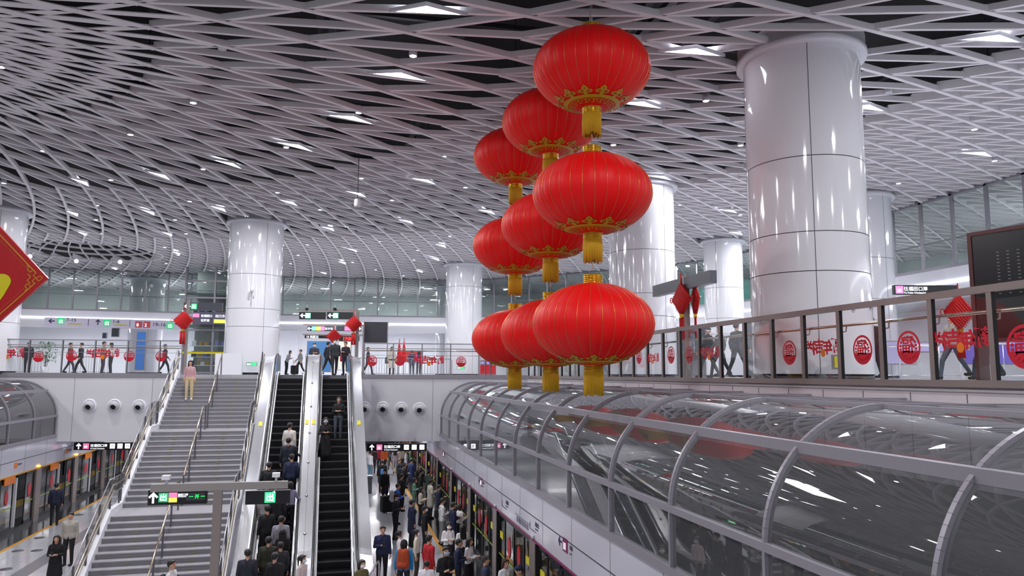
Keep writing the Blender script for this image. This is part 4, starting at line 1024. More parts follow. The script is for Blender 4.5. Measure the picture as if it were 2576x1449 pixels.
# ---------------------------------------------------------------- people: one continuous remeshed body per pose
SKIN = mat('skin', '#c99a80', .55); SKIND = mat('skin_feature', '#5a3630', .6); HAIRM = mat('hair_black', '#121013', .5, sheen=.1)
PR = {}
def prim_mesh(mb, p, q, r1, r2, fy, seg=14):
    p = Vector(p); q = Vector(q); d = q-p; L = d.length
    ax = d.normalized() if L > 1e-5 else Vector((0, 0, 1))
    a = Vector((0, 1, 0)) if abs(ax.y) < .8 else Vector((1, 0, 0)); x = (a-ax*a.dot(ax)).normalized(); y = ax.cross(x)
    prof = [(-r1*math.cos(t), r1*math.sin(t)) for t in np.linspace(.12, math.pi/2, 5)]+[(L+r2*math.sin(t), r2*math.cos(t)) for t in np.linspace(0, math.pi/2-.12, 5)]
    vs = []
    for h, r in prof:
        for k in range(seg):
            t = 2*math.pi*k/seg; v = p+ax*h+(x*math.cos(t)+y*math.sin(t))*r
            vs.append(v)
    cy = (p.y+q.y)/2
    def sq(v):  # squash depth about the local axis point
        f = min(1, max(0, (v-p).dot(ax)/L if L > 1e-5 else 0)); c = p+(q-p)*f
        return Vector((v.x, c.y+(v.y-c.y)*fy, v.z))
    vs = [sq(v) for v in vs]
    n = len(prof)
    mb.add(vs, [(i*seg+k, i*seg+(k+1) % seg, (i+1)*seg+(k+1) % seg, (i+1)*seg+k) for i in range(n-1) for k in range(seg)]+[tuple(range(seg))[::-1], tuple((n-1)*seg+k for k in range(seg))])
def remesh(prims, name, voxel, slots, smooth_it=3):
    mb = MB()
    for (p, q, r1, r2, fy, tg) in prims: prim_mesh(mb, p, q, r1, r2, fy)
    me = bpy.data.meshes.new('t'); me.from_pydata([tuple(v) for v in mb.v], [], mb.f)
    o = bpy.data.objects.new('tmp', me); C.objects.link(o); fixn(o)
    m = o.modifiers.new('r', 'REMESH'); m.mode = 'VOXEL'; m.voxel_size = voxel; m.use_smooth_shade = True
    s = o.modifiers.new('s', 'SMOOTH'); s.iterations = smooth_it; s.factor = .5
    dg = bpy.context.evaluated_depsgraph_get(); out = bpy.data.meshes.new_from_object(o.evaluated_get(dg)); out.name = name
    bpy.data.objects.remove(o); bpy.data.meshes.remove(me)
    n = len(out.polygons); cen = np.empty(n*3); out.polygons.foreach_get('center', cen); cen = cen.reshape(-1, 3)
    best = np.full(n, 1e9); idx = np.zeros(n, int)
    for (p, q, r1, r2, fy, tg) in prims:
        P = np.array(p, float); Q = np.array(q, float); D = Q-P; L2 = (D**2).sum()
        f = np.clip(((cen-P)@D)/L2, 0, 1) if L2 > 1e-9 else np.zeros(n)
        c = P+f[:, None]*D; v = cen-c; v[:, 1] /= fy
        dist = np.sqrt((v**2).sum(1))-(r1+(r2-r1)*f)
        b = dist < best; best[b] = dist[b]; idx[b] = slots.index(tg)
    return out, cen, idx
def V(*a): return Vector(a)
def hand(pr, w, d, side, curl=.35):
    """palm, four fingers and a thumb; w wrist, d direction"""
    d = Vector(d).normalized(); up = Vector((0, 0, 1)) if abs(d.z) < .8 else Vector((0, -1, 0))
    lat = d.cross(up).normalized(); nrm = lat.cross(d).normalized()
    if abs(d.z) >= .8: lat = Vector((0, 1, 0)); nrm = Vector((-side, 0, 0))
    else: nrm = Vector((0, 0, -1))*.7+Vector((-side, 0, 0))*.5; nrm.normalize()
    w = Vector(w); k = w+d*.075
    for t in (-.026, -.009, .009, .026): pr.append((w+lat*t*.7+d*.01, k+lat*t, .018, .015, 1, 'skin'))
    ln = [.062, .075, .080, .068]
    for i, t in enumerate((-.033, -.011, .011, .033)):
        a = k+lat*t; b = a+(d*(1-curl*.4)+nrm*curl*.6).normalized()*ln[i]*.55; c = b+(d*(1-curl)+nrm*curl*1.6).normalized()*ln[i]*.5
        pr.append((a, b, .0095, .009, 1, 'skin')); pr.append((b, c, .009, .008, 1, 'skin'))
    ts = -1; a = w+lat*ts*.028+d*.02; b = a+(lat*ts*.8+d*.6+nrm*.3).normalized()*.045; c = b+(d*.9+nrm*.4+lat*ts*.1).normalized()*.032
    pr.append((a, b, .014, .012, 1, 'skin')); pr.append((b, c, .012, .009, 1, 'skin'))
def body(pose, kind):
    key = (pose, kind)
    if key in PR: return PR[key]
    pr = []; fem = kind in ('f', 'dress', 'fcoat')
    sw = .165 if fem else .19; hw = .10
    lean = {'bend': -.35}.get(pose, 0); tilt = .035 if pose in ('phone', 'phone1', 'bend') else 0
    yo = lambda z: -max(0, z-.9)*abs(lean)*1.0
    # legs
    ft = {'walk': [(-.10, -.30, 0, -.20), (.10, .30, .06, .12)], 'down': [(-.10, -.22, -.15, -.2), (.10, .08, 0, .02)], 'stride': [(-.10, -.36, .0, -.25), (.10, .38, .10, .14)]}.get(pose, [(-.105, 0, 0, -.015), (.105, .01, 0, -.005)])
    for (x, fy_, fz_, ky_) in ft:
        hip = V(x*.9, 0, .90); kn = V(x, ky_-.01, .49+fz_*.5); an = V(x, fy_+.02, .09+fz_)
        pr.append((hip, kn, .098 if not fem else .092, .066, 1, 'bottom')); pr.append((kn, an, .064, .050, 1, 'bottom'))
        pr.append((V(x, fy_+.04, .05+fz_), V(x, fy_-.13, .035+fz_), .045, .038, 1, 'shoe')); pr.append((V(x, fy_+.03, .03+fz_), V(x, fy_-.10, .028+fz_), .042, .042, 1, 'shoe'))
    pr.append((V(-.07, 0, .93), V(.07, 0, .93), .118, .118, .9, 'bottom'))
    # torso
    z0 = {'coat': .60, 'fcoat': .55}.get(kind, .90)
    wr = .105 if fem else .125
    for s in (-1, 1):
        pr.append((V(s*.065, yo(.95), .95), V(s*.06, yo(1.10), 1.10), wr+.012, wr-.004, .85, 'top'))
        pr.append((V(s*.06, yo(1.10), 1.10), V(s*(sw-.10), yo(1.31), 1.31), wr-.002, .115 if fem else .13, .88, 'top'))
        pr.append((V(s*.04, yo(1.38), 1.38), V(s*(sw-.02), yo(1.385), 1.385), .085, .068, .95, 'top'))
        if kind in ('coat', 'fcoat'):
            pr.append((V(s*.06, 0, 1.0), V(s*.075, .0, z0), wr+.01, .15, .85, 'top'))
        if kind == 'dress': pr.append((V(s*.06, 0, .95), V(s*.09, 0, .35), .12, .16, .85, 'bottom'))
    pr.append((V(-.03, yo(1.43), 1.42), V(.03, yo(1.43), 1.42), .07, .07, .95, 'top'))
    # arms
    def arm(s, e, w_, hd, curl=.35, bare=False):
        S = V(s*sw, yo(1.39), 1.385); e = V(*e); w_ = V(*w_)
        pr.append((S, e, .062 if not fem else .054, .050, 1, 'top')); pr.append((e, w_-(w_-e).normalized()*.03, .050, .040, 1, 'top'))
        pr.append((w_-(w_-e).normalized()*.04, w_, .027, .026, 1, 'skin')); hand(pr, w_, hd, s, curl)
    for s in (-1, 1):
        if pose in ('phone', 'bend'):
            b = yo(1.2); arm(s, (s*(sw+.05), .02+b, 1.12), (s*.075, -.25+b, 1.17), (-s*.15, -1, .45), .8)
        elif pose in ('phone1', 'rail') and s == -1:
            if pose == 'phone1': arm(s, (s*(sw+.05), .0, 1.12), (s*.06, -.24, 1.19), (.2, -1, .5), .8)
            else: arm(s, (s*(sw+.10), -.10, 1.16), (s*(sw+.18), -.36, 1.08), (-.1, -1, -.1), .7)
        elif pose in ('walk', 'stride', 'down'):
            arm(s, (s*(sw+.05), .06*s, 1.11), (s*(sw+.06), -.13-.14*(-s), .90), (0, -.45, -1), .4)
        elif pose == 'cross': arm(s, (s*(sw+.05), .02, 1.12), (-s*.02, -.20, 1.12+.03*s), (-s, -.3, .0), .5)
        else: arm(s, (s*(sw+.045), .03, 1.11), (s*(sw+.055), -.02, .87), (0, -.1, -1), .4)
    # neck, head, face
    hy = yo(1.6)+(-tilt*.8)
    pr.append((V(0, yo(1.42)+.01, 1.42), V(0, hy+.012, 1.53), .055, .052, 1, 'skin'))
    pr.append((V(0, hy+.008, 1.635), V(0, hy+.006, 1.600), .083, .078, 1.12, 'skin'))
    pr.append((V(0, hy-.018, 1.58), V(0, hy-.040, 1.535), .066, .040, 1, 'skin'))
    pr.append((V(0, hy-.088, 1.615), V(0, hy-.106, 1.588), .010, .014, 1, 'skin'))
    pr.append((V(-.016, hy-.088, 1.585), V(.016, hy-.088, 1.585), .010, .010, 1, 'skin'))
    for s in (-1, 1):
        pr.append((V(s*.083, hy+.012, 1.615), V(s*.084, hy+.012, 1.585), .014, .010, 1, 'skin'))
    pr.append((V(-.020, hy-.083, 1.556), V(.020, hy-.083, 1.556), .009, .009, 1, 'skin'))
    slots = ['skin', 'top', 'bottom', 'shoe', 'feature']
    me, cen, idx = remesh(pr, 'person_body', .0095, slots, 2)
    front = cen[:, 1] < hy-.05
    for s in (-1, 1):
        e = np.sqrt(((cen[:, 0]-s*.033)/1.4)**2+(cen[:, 2]-1.612)**2) < .0095; idx[e & front] = 4
        e = (abs(cen[:, 0]-s*.034) < .022) & (abs(cen[:, 2]-1.634) < .005); idx[e & front] = 4
    e = (abs(cen[:, 0]) < .022) & (abs(cen[:, 2]-1.556) < .0045) & (cen[:, 1] < hy-.07); idx[e] = 4
    for _ in range(5): me.materials.append(None)
    me.polygons.foreach_set('material_index', idx.astype('i')); me.polygons.foreach_set('use_smooth', [True]*len(me.polygons))
    PR[key] = (me, hy); return PR[key]
HM = {}
def hairmesh(style, hy):
    k = (style, round(hy, 3))
    if k in HM: return HM[k]
    P = []
    y = hy
    P.append((V(0, y+.022, 1.650), V(0, y+.028, 1.625), .090, .088, 1.10, 'h'))
    P.append((V(-.05, y-.045, 1.690), V(.05, y-.045, 1.690), .030, .030, 1, 'h'))
    for s in (-1, 1): P.append((V(s*.070, y+.010, 1.67), V(s*.074, y+.03, 1.61), .026, .022, 1, 'h'))
    if style in ('long', 'bob', 'pony'):
        for s in (-1, 1): P.append((V(s*.072, y-.02, 1.66), V(s*.080, y-.005, 1.56), .026, .022, 1, 'h'))
    if style == 'long':
        for x in (-.06, 0, .06): P.append((V(x, y+.06, 1.62), V(x*1.25, y+.085, 1.27), .055, .045, .8, 'h'))
        for s in (-1, 1): P.append((V(s*.082, y-.0, 1.58), V(s*.10, y-.01, 1.36), .026, .024, 1, 'h'))
    if style == 'bob':
        for x in (-.055, 0, .055): P.append((V(x, y+.05, 1.62), V(x*1.2, y+.055, 1.50), .05, .04, .9, 'h'))
    if style == 'pony':
        P.append((V(0, y+.12, 1.66), V(0, y+.15, 1.62), .035, .03, 1, 'h')); P.append((V(0, y+.15, 1.62), V(0, y+.14, 1.42), .034, .018, 1, 'h'))
    if style == 'hood':
        P = [(V(0, y+.03, 1.64), V(0, y+.04, 1.60), .108, .115, 1.05, 'h'), (V(0, y+.06, 1.5), V(0, y+.04, 1.45), .10, .10, .9, 'h')]
    if style == 'capb':
        P.append((V(0, y+.0, 1.675), V(0, y+.01, 1.66), .092, .094, 1.05, 'h')); P.append((V(-.03, y-.10, 1.668), V(.03, y-.10, 1.668), .035, .035, 1.3, 'h'))
    me, c, i = remesh(P, 'hair', .011, ['h'], 2); me.materials.append(HAIRM); me.polygons.foreach_set('use_smooth', [True]*len(me.polygons)); HM[k] = me; return me
def maskmesh(hy):
    k = ('mask', round(hy, 3))
    if k not in HM:
        P = [(V(-.045, hy-.060, 1.565), V(.045, hy-.060, 1.565), .042, .042, 1.0, 'h'), (V(0, hy-.080, 1.585), V(0, hy-.068, 1.54), .034, .034, 1, 'h')]
        me, c, i = remesh(P, 'face_mask', .011, ['h'], 2); me.polygons.foreach_set('use_smooth', [True]*len(me.polygons)); HM[k] = me
    return HM[k]
CM = {}
def cloth(h, rough=.8):
    if h not in CM: CM[h] = mat('cloth_'+h.strip('#'), h, rough, noise=.12, nscale=14)
    return CM[h]
HM2 = {}
def person(label, loc, yaw, pose='stand', kind='m', top='#22242c', bottom='#1b1c22', hair='short', H=1.72, mask=None, shoe='#1a1a1c', group=None, haircol=None, skin=None):
    me, hy = body(pose, kind)
    o = bpy.data.objects.new('person', me); C.objects.link(o); o.location = loc; o.rotation_euler = (0, 0, yaw); s = H/1.725; o.scale = (s, s, s)
    tag(o, label, 'person', group)
    for i, m in enumerate([skin or SKIN, cloth(top), cloth(bottom), cloth(shoe), SKIND]):
        o.material_slots[i].link = 'OBJECT'; o.material_slots[i].material = m
    if hair != 'none':
        hm = hairmesh(hair, hy); nm = {'hood': 'hood', 'capb': 'cap'}.get(hair, 'hair')
        h = bpy.data.objects.new(nm, hm); C.objects.link(h); h.parent = o
        if haircol: h.material_slots[0].link = 'OBJECT'; h.material_slots[0].material = cloth(haircol)
    if mask:
        mm = maskmesh(hy); 
        if not mm.materials: mm.materials.append(None)
        h = bpy.data.objects.new('face_mask', mm); C.objects.link(h); h.parent = o; h.material_slots[0].link = 'OBJECT'; h.material_slots[0].material = cloth(mask)
    return o
def backpack(label, per, col, strap='#222226', s=1.0, cat='backpack', side=None):
    off = V(0, .20, 1.0) if side is None else V(side, .02, .72)
    M_ = Matrix.Translation(per.location) @ Matrix.Rotation(per.rotation_euler.z, 4, 'Z') @ Matrix.Scale(per.scale.x, 4)
    loc = M_ @ off
    t = thing('backpack' if side is None else 'shoulder_bag', label, cat, loc, per.rotation_euler.z)
    P = [(V(-.07*s, .03, .05), V(-.06*s, .03, .34*s), .085*s, .078*s, .9, 'h'), (V(.07*s, .03, .05), V(.06*s, .03, .34*s), .085*s, .078*s, .9, 'h'), (V(-.05*s, .09*s, .08), V(.05*s, .09*s, .08), .06*s, .06*s, .8, 'h'), (V(0, .03, .1), V(0, .03, .30*s), .10*s, .10*s, .9, 'h')]
    me, c, i = remesh(P, 'bag_body', .012, ['h'], 2); me.materials.append(cloth(col)); me.polygons.foreach_set('use_smooth', [True]*len(me.polygons))
    o = bpy.data.objects.new('bag_body', me); C.objects.link(o); o.parent = t
    mb = MB()
    if side is None:
        for sx in (-1, 1): mb.tube([(sx*.09, -.05, .36), (sx*.10, -.20, .44), (sx*.11, -.34, .30), (sx*.11, -.33, .10)], .016, 6)
    else: mb.tube([(0, -.02, .2), (-side*.5, -.02, .72), (-side*1.0, .0, .66)], .012, 6)
    mb.build('strap', cloth(strap), t); return t
def suitcase(label, loc, yaw, col, s=1.):
    t = thing('suitcase', label, 'suitcase', loc, yaw)
    mb = MB(); mb.prism([(-.22*s, .05), (-.24*s, .08), (-.24*s, .60*s), (-.21*s, .63*s), (.21*s, .63*s), (.24*s, .60*s), (.24*s, .08), (.22*s, .05)], -.13*s, .13*s)
    for k in range(-3, 4): mb.box(k*.06-.01, k*.06+.01, -.14*s, .14*s, .10, .58*s)
    mb.build('shell', cloth(col, .4), t)
    mb = MB(); mb.tube([(-.1, 0, .6*s), (-.1, 0, 1.0*s), (.1, 0, 1.0*s), (.1, 0, .6*s)], .012, 6); mb.build('handle', DARKM, t)
    for sx in (-1, 1):
        for sy in (-1, 1): mb = MB(); mb.prismx([(sy*.1+.035*math.cos(q), .035+.035*math.sin(q)) for q in np.linspace(0, 5.6, 9)], sx*.17-.015, sx*.17+.015); mb.build('wheel', RUBBER, t)
    return t
def phone(label, per):
    M_ = Matrix.Translation(per.location) @ Matrix.Rotation(per.rotation_euler.z, 4, 'Z') @ Matrix.Scale(per.scale.x, 4)
    p = M_ @ V(-.02, -.335, 1.225)
    t = thing('phone', label, 'phone', p, per.rotation_euler.z); mb = MB(); mb.beam((0, 0, -.075), (0, -.04, .07), .075, .01, up=(0, 1, .3)); mb.build('case', BLACK, t)
    mb = MB(); mb.beam((0, .007, -.068), (0, -.033, .063), .066, .004, up=(0, 1, .3)); mb.build('screen', mat('phone_screen', '#aeb8d8', .2, emit=.4), t)
# yaw: 0 faces the camera side (-Y), pi faces away, +pi/2 faces +X (image right), -pi/2 faces image left
R_, L_, B_ = math.pi/2, -math.pi/2, math.pi
def head(px, py, H, zf_=-6.4):   # stand on floor zf_ with head top at pixel
    return (*atz(px, py, zf_+H), zf_)
def crowd(rows):
    for r in rows:
        px, py, yaw, pose, kind, top, bot, hair, H, mask, label = r[:11]; kw = r[11] if len(r) > 11 else {}
        extra = kw.pop('x', None)
        p = person(label, head(px, py, H), yaw, pose, kind, top, bot, hair, H, mask, group=None, **kw)
        if extra: extra(p)
crowd([
 (963, 1323, .1, 'phone1', 'm', '#20284c', '#16171f', 'short', 1.75, None, 'man in dark navy jacket facing the camera and holding a phone beside the right escalator', {'x': lambda p: phone('phone held by the man in dark navy jacket near the escalator', p)}),
 (1017, 1358, B_-.2, 'stand', 'm', '#1f86c4', '#23242c', 'hood', 1.70, None, 'person in black hood and bright blue jacket carrying an orange hiking backpack', {'haircol': '#15151a', 'x': lambda p: backpack('orange hiking backpack on the person in bright blue jacket', p, '#a8431f', s=1.25)}),
 (1006, 1335, R_, 'stand', 'f', '#e4e4e4', '#2a2a30', 'pony', 1.58, None, 'woman with black ponytail and white top just behind the orange backpack'),
 (1080, 1346, R_+.5, 'stand', 'coat', '#b01c26', '#20202a', 'short', 1.72, None, 'person in bright red hooded jacket with beige collar', {}),
 (1073, 1411, B_, 'stand', 'm', '#e8e8f0', '#2b3a7a', 'short', 1.45, None, 'child with black hair and white top in front of the red jacket'),
 (1122, 1376, .35, 'cross', 'm', '#15161b', '#15161b', 'short', 1.72, '#a9c2dc', 'man in black coat with pale blue face mask facing the camera'),
 (1153, 1356, R_-.2, 'phone', 'm', '#1b2447', '#1a1a22', 'short', 1.70, None, 'man in dark blue shirt bending over a phone beside the laughing woman', {'x': lambda p: phone('phone held by the man in dark blue shirt', p)}),
 (1180, 1352, R_-.6, 'phone', 'dress', '#e9e9ee', '#15151b', 'long', 1.66, None, 'laughing woman with long hair, white sleeves and long black pinafore'),
 (1163, 1319, B_+.3, 'stand', 'f', '#e3e3e8', '#22222a', 'long', 1.64, None, 'long haired woman in white seen from behind above the laughing woman'),
 (1128, 1314, .2, 'phone', 'f', '#e8e8ea', '#2a2a30', 'long', 1.62, '#f2f2f4', 'woman with white face mask, long black hair and white blouse'),
 (1049, 1331, R_-.3, 'stand', 'f', '#d9d2c4', '#4a4038', 'pony', 1.62, '#e6ebf2', 'woman in cream knit with pale mask behind the red jacket', {'x': lambda p: backpack('small tan shoulder bag of the woman in cream knit', p, '#8a7a50', s=.6, cat='bag', side=.3)}),
 (1069, 1272, R_, 'stand', 'm', '#17181f', '#15161c', 'short', 1.72, '#d8dde6', 'man in black jacket with white face mask standing beside the yellow bag'),
 (1037, 1257, R_+.3, 'stand', 'coat', '#1c2240', '#161720', 'short', 1.74, None, 'slim man in long dark navy coat facing the platform doors'),
 (996, 1243, R_-.4, 'phone', 'm', '#15161b', '#131318', 'capb', 1.74, None, 'man in black cap and black clothes looking at his phone beside the suitcase', {'haircol': '#1a1013', 'x': lambda p: phone('phone held by the man in black cap', p)}),
 (1000, 1217, R_, 'phone', 'm', '#1d5cc8', '#1a1b22', 'short', 1.72, None, 'person in vivid blue jacket with a grey backpack behind the black cap man', {'x': lambda p: backpack('light grey backpack on the person in vivid blue jacket', p, '#c2bfc0', s=1.1)}),
 (1011, 1192, R_+.4, 'stand', 'm', '#16171c', '#131419', 'short', 1.74, None, 'person in black jacket directly behind the blue jacket person'),
 (969, 1180, .5, 'stand', 'coat', '#17171c', '#131318', 'capb', 1.70, None, 'person in black coat and black cap standing left of the suitcase', {'haircol': '#15151a'}),
 (962, 1157, B_, 'stand', 'coat', '#1d1e25', '#15161b', 'short', 1.76, None, 'broad person in long dark coat seen from behind near the checkpoint sign', {'x': lambda p: backpack('light blue bag on the broad person in long dark coat', p, '#5b93cf', s=.7)}),
 (932, 1135, R_+.6, 'stand', 'm', '#e6e7ea', '#5f86a0', 'short', 1.68, None, 'person in white jacket and light blue jeans beside the grey waste bin'),
 (915, 1137, R_, 'stand', 'f', '#5a2a2e', '#1c1c22', 'long', 1.64, None, 'person in dark red coat partly hidden by the right escalator'),
 (1004, 1154, R_-.5, 'phone', 'm', '#3a4048', '#1a1a1f', 'short', 1.70, None, 'man in dark slate jacket holding something pink'),
 (1016, 1166, R_+.2, 'phone', 'm', '#1b1c20', '#17171c', 'short', 1.70, None, 'man in black jacket just in front of the dark slate jacket'),
 (1036, 1153, R_+.5, 'walk', 'coat', '#1f2d5a', '#2c303c', 'short', 1.72, None, 'man in navy parka with white fur collar near the sign end'),
 (1056, 1168, .6, 'stand', 'm', '#3a3530', '#1c1c20', 'short', 1.66, None, 'man with grey hair and brown coat near the middle doors', {'haircol': '#3c3836'}),
 (1059, 1181, R_, 'phone', 'm', '#28302e', '#18191d', 'short', 1.70, '#cfd6de', 'man in dark green jacket wearing headphones'),
 (1078, 1183, R_+.7, 'phone', 'm', '#51625e', '#222428', 'short', 1.68, None, 'person in grey green jacket close to the platform doors'),
 (1042, 1202, R_-.2, 'phone', 'f', '#7fae98', '#6f9a8a', 'bob', 1.60, None, 'woman in mint green outfit looking down'),
 (1058, 1225, R_, 'phone', 'f', '#e0d6c4', '#1d1d22', 'bob', 1.62, None, 'woman in cream jacket and black skirt using her phone'),
 (1083, 1206, R_+.3, 'phone', 'coat', '#c9c7bb', '#22252e', 'short', 1.72, None, 'man in long pale beige trench coat'),
 (1104, 1219, R_, 'phone', 'm', '#222a48', '#1a1b24', 'short', 1.68, None, 'man in dark blue jacket right of the beige trench coat'),
 (1112, 1253, R_+.1, 'phone', 'm', '#dcdde0', '#8d8f90', 'short', 1.74, None, 'young man in white hoodie and grey trousers with a black crossbody bag', {'x': lambda p: backpack('black crossbody bag on the young man in white hoodie', p, '#17171c', s=.8)}),
 (1139, 1264, R_+.2, 'phone', 'coat', '#1d2548', '#191a22', 'short', 1.72, None, 'man in navy jacket with a white hood'),
 (1157, 1268, R_+.4, 'phone', 'f', '#f0f0f2', '#1b1b22', 'bob', 1.60, None, 'woman in white shirt with black hair between the navy jacket and the doors'),
 (1222, 1398, R_-.1, 'stand', 'm', '#27304a', '#1b1c26', 'short', 1.70, None, 'older man with cropped hair and dark blue jacket at the bottom edge', {'haircol': '#3a3534'}),
 (1270, 1406, .5, 'phone1', 'f', '#dfe3ee', '#2a2a33', 'bob', 1.64, None, 'woman with tied brown hair and white shirt touching her chin at the bottom edge', {'haircol': '#3a2a24'}),
 (1306, 1424, L_+.3, 'stand', 'm', '#2a2c3a', '#1d1d25', 'capb', 1.70, None, 'person in dark blue cap at the bottom edge, rightmost of the crowd', {'haircol': '#1b2244'}),
 (910, 1408, .5, 'phone', 'f', '#5d5a38', '#22222a', 'bob', 1.62, '#dfe2e8', 'woman in olive jacket with white mask at the foot of the right escalator'),
 (940, 1126, B_, 'walk', 'm', '#3a2f35', '#20242e', 'short', 1.68, None, 'distant person in plum jacket behind the white jacket person'),
 (955, 1122, B_, 'walk', 'm', '#a63040', '#22242c', 'short', 1.68, None, 'distant person in red sweater under the checkpoint sign'),
 (968, 1124, B_+.4, 'walk', 'm', '#d8662a', '#22242c', 'short', 1.70, None, 'distant person in orange jacket under the checkpoint sign'),
 (984, 1121, B_-.3, 'walk', 'f', '#3a3f45', '#20222a', 'long', 1.62, None, 'distant woman in charcoal coat under the checkpoint sign'),
 (994, 1128, B_, 'walk', 'f', '#c9b5bd', '#c4c0c8', 'long', 1.60, None, 'distant woman in pale pink jacket under the right end of the sign'),
 (1011, 1122, B_+.2, 'walk', 'm', '#cfcab8', '#4d4a44', 'short', 1.70, None, 'distant man in pale beige jacket under the right end of the sign'),
 (1022, 1131, R_, 'stand', 'm', '#c4c8ce', '#2a2d35', 'short', 1.68, None, 'distant person in silver grey jacket near the far right doors'),
 (1034, 1124, R_, 'stand', 'm', '#5d6b4c', '#2a2d35', 'short', 1.68, None, 'distant person in moss green jacket near the far right doors'),
 (143, 1215, B_+.15, 'stand', 'm', '#1b2038', '#15171f', 'short', 1.76, None, 'man in dark blue jacket with his back to the camera at the left platform edge'),
 (179, 1289, -.1, 'stand', 'm', '#aba69e', '#1a1a1f', 'short', 1.74, None, 'man in light grey hooded jacket facing the camera left of the stair'),
 (144, 1346, .05, 'phone', 'fcoat', '#15171c', '#131418', 'long', 1.64, None, 'woman with long black hair and black coat in front of the grey jacket man', {'x': lambda p: phone('pale phone held by the woman in black coat', p)}),
 (433, 1409, R_-.2, 'stand', 'm', '#dcdcde', '#222228', 'short', 1.72, None, 'young man in white shirt with dark straps at the foot of the stair', {'x': lambda p: backpack('dark backpack on the young man in white shirt', p, '#24262e', s=.9)}),
 (762, 1396, R_-.5, 'stand', 'f', '#d3c3c4', '#3a3a42', 'pony', 1.62, '#cfe0ee', 'woman in pale pink cardigan with blue mask at the foot of the steel deck'),
])
# riders on the two escalators
def rider(base, yaw0, lat, px, py, H):
    """find the step whose rider's head top projects to row py"""
    best = None
    for i in range(1400):
        y = 1.2-i*.01; z = 0 if y > 0 else max(-6.4, math.floor(y/(.3959))*.2286)
        z = max(-6.4, min(0, z)); bx = base[0]-math.sin(yaw0)*y; by = base[1]+y*math.cos(yaw0)
        qx, qy = proj(bx, by, z+H)
        e = abs(qy-py)
        if best is None or e < best[0]: best = (e, bx, by, z)
    _, bx, by, z = best
    x, _z = aty(px, py, by); lim = .36
    return (max(bx-lim, min(bx+lim, x)), by, z)
EL = ((-1.995, 34.15), .029); ER = ((-.135, 34.15), .021)
up = [
 (730, 1059, B_-.5, 'stand', 'm', '#c9c5c0', '#1c1c22', 'short', 1.72, None, 'man in white puffer jacket, highest rider on the left escalator'),
 (726, 1106, B_, 'rail', 'm', '#1b2030', '#16171d', 'short', 1.74, None, 'man in dark navy jacket directly below the white puffer jacket'),
 (734, 1134, B_+.3, 'stand', 'm', '#232d4c', '#17181f', 'short', 1.68, '#dcdcdc', 'man in blue hooded jacket with white mask on the left escalator'),
 (677, 1158, B_, 'stand', 'm', '#17181c', '#131418', 'short', 1.70, None, 'man in black jacket on the left side of the left escalator'),
 (738, 1214, B_, 'rail', 'f', '#8783a0', '#17181f', 'bob', 1.66, None, 'person in lavender top holding the right handrail'),
 (655, 1225, B_, 'stand', 'm', '#a9a8ac', '#16171c', 'short', 1.66, None, 'person in pale grey sweater behind the gantry sign'),
 (700, 1240, B_, 'stand', 'm', '#1c1d24', '#16171c', 'short', 1.68, None, 'person in black coat hidden behind the bright green exit badge'),
 (673, 1265, B_+.4, 'stand', 'm', '#1b1c20', '#15161a', 'short', 1.76, None, 'man in black leather jacket below the green exit badge'),
 (708, 1293, B_, 'stand', 'm', '#8f8f9c', '#17181f', 'short', 1.72, None, 'man with shaved head and grey sweater on the left escalator'),
 (712, 1324, B_, 'stand', 'f', '#141418', '#141418', 'long', 1.64, None, 'woman with long black hair in front of the grey sweater'),
 (676, 1349, B_, 'stand', 'm', '#34352a', '#1a1a1c', 'short', 1.76, None, 'man in olive green jacket near the foot of the left escalator'),
 (706, 1364, B_+.2, 'stand', 'm', '#2a2b33', '#1a1a20', 'short', 1.66, None, 'person in charcoal jacket right of the olive jacket'),
 (624, 1381, B_, 'stand', 'm', '#242838', '#17181f', 'short', 1.74, None, 'man in slate blue jacket at the lower left of the escalator entrance'),
 (692, 1390, B_-.4, 'stand', 'm', '#191a1f', '#15161b', 'short', 1.68, None, 'person in black jacket nearest the camera at the escalator entrance'),
]
for (px, py, yaw, pose, kind, top, bot, hair, H, mask, label) in up:
    if py > 1375: loc = head(px, py, H)
    else: loc = rider(EL[0], EL[1], 0, px, py, H)
    p = person(label, loc, yaw, pose, kind, top, bot, hair, H, mask)
    if 'white puffer' in label: pass
    if 'black jacket on the left side' in label: backpack('black backpack on the man in black jacket', p, '#15161a')
loc = rider(ER[0], ER[1], 0, 817, 1050, 1.66)
p = person('woman in black dress and jacket with blue mask riding down the right escalator', loc, .1, 'phone', 'dress', '#1b1a1f', '#17161b', 'long', 1.66, '#8fb3d8'); phone('phone held by the woman with blue mask on the right escalator', p)
loc = rider(ER[0], ER[1], 0, 853, 993, 1.68)
p = person('long haired woman in dark jacket and jeans, upper rider on the right escalator', loc, -.1, 'phone', 'f', '#1c1d22', '#46505c', 'long', 1.68, None, shoe='#d8d8da'); backpack('dark bag with white trim on the upper rider of the right escalator', p, '#22232a', s=.8)
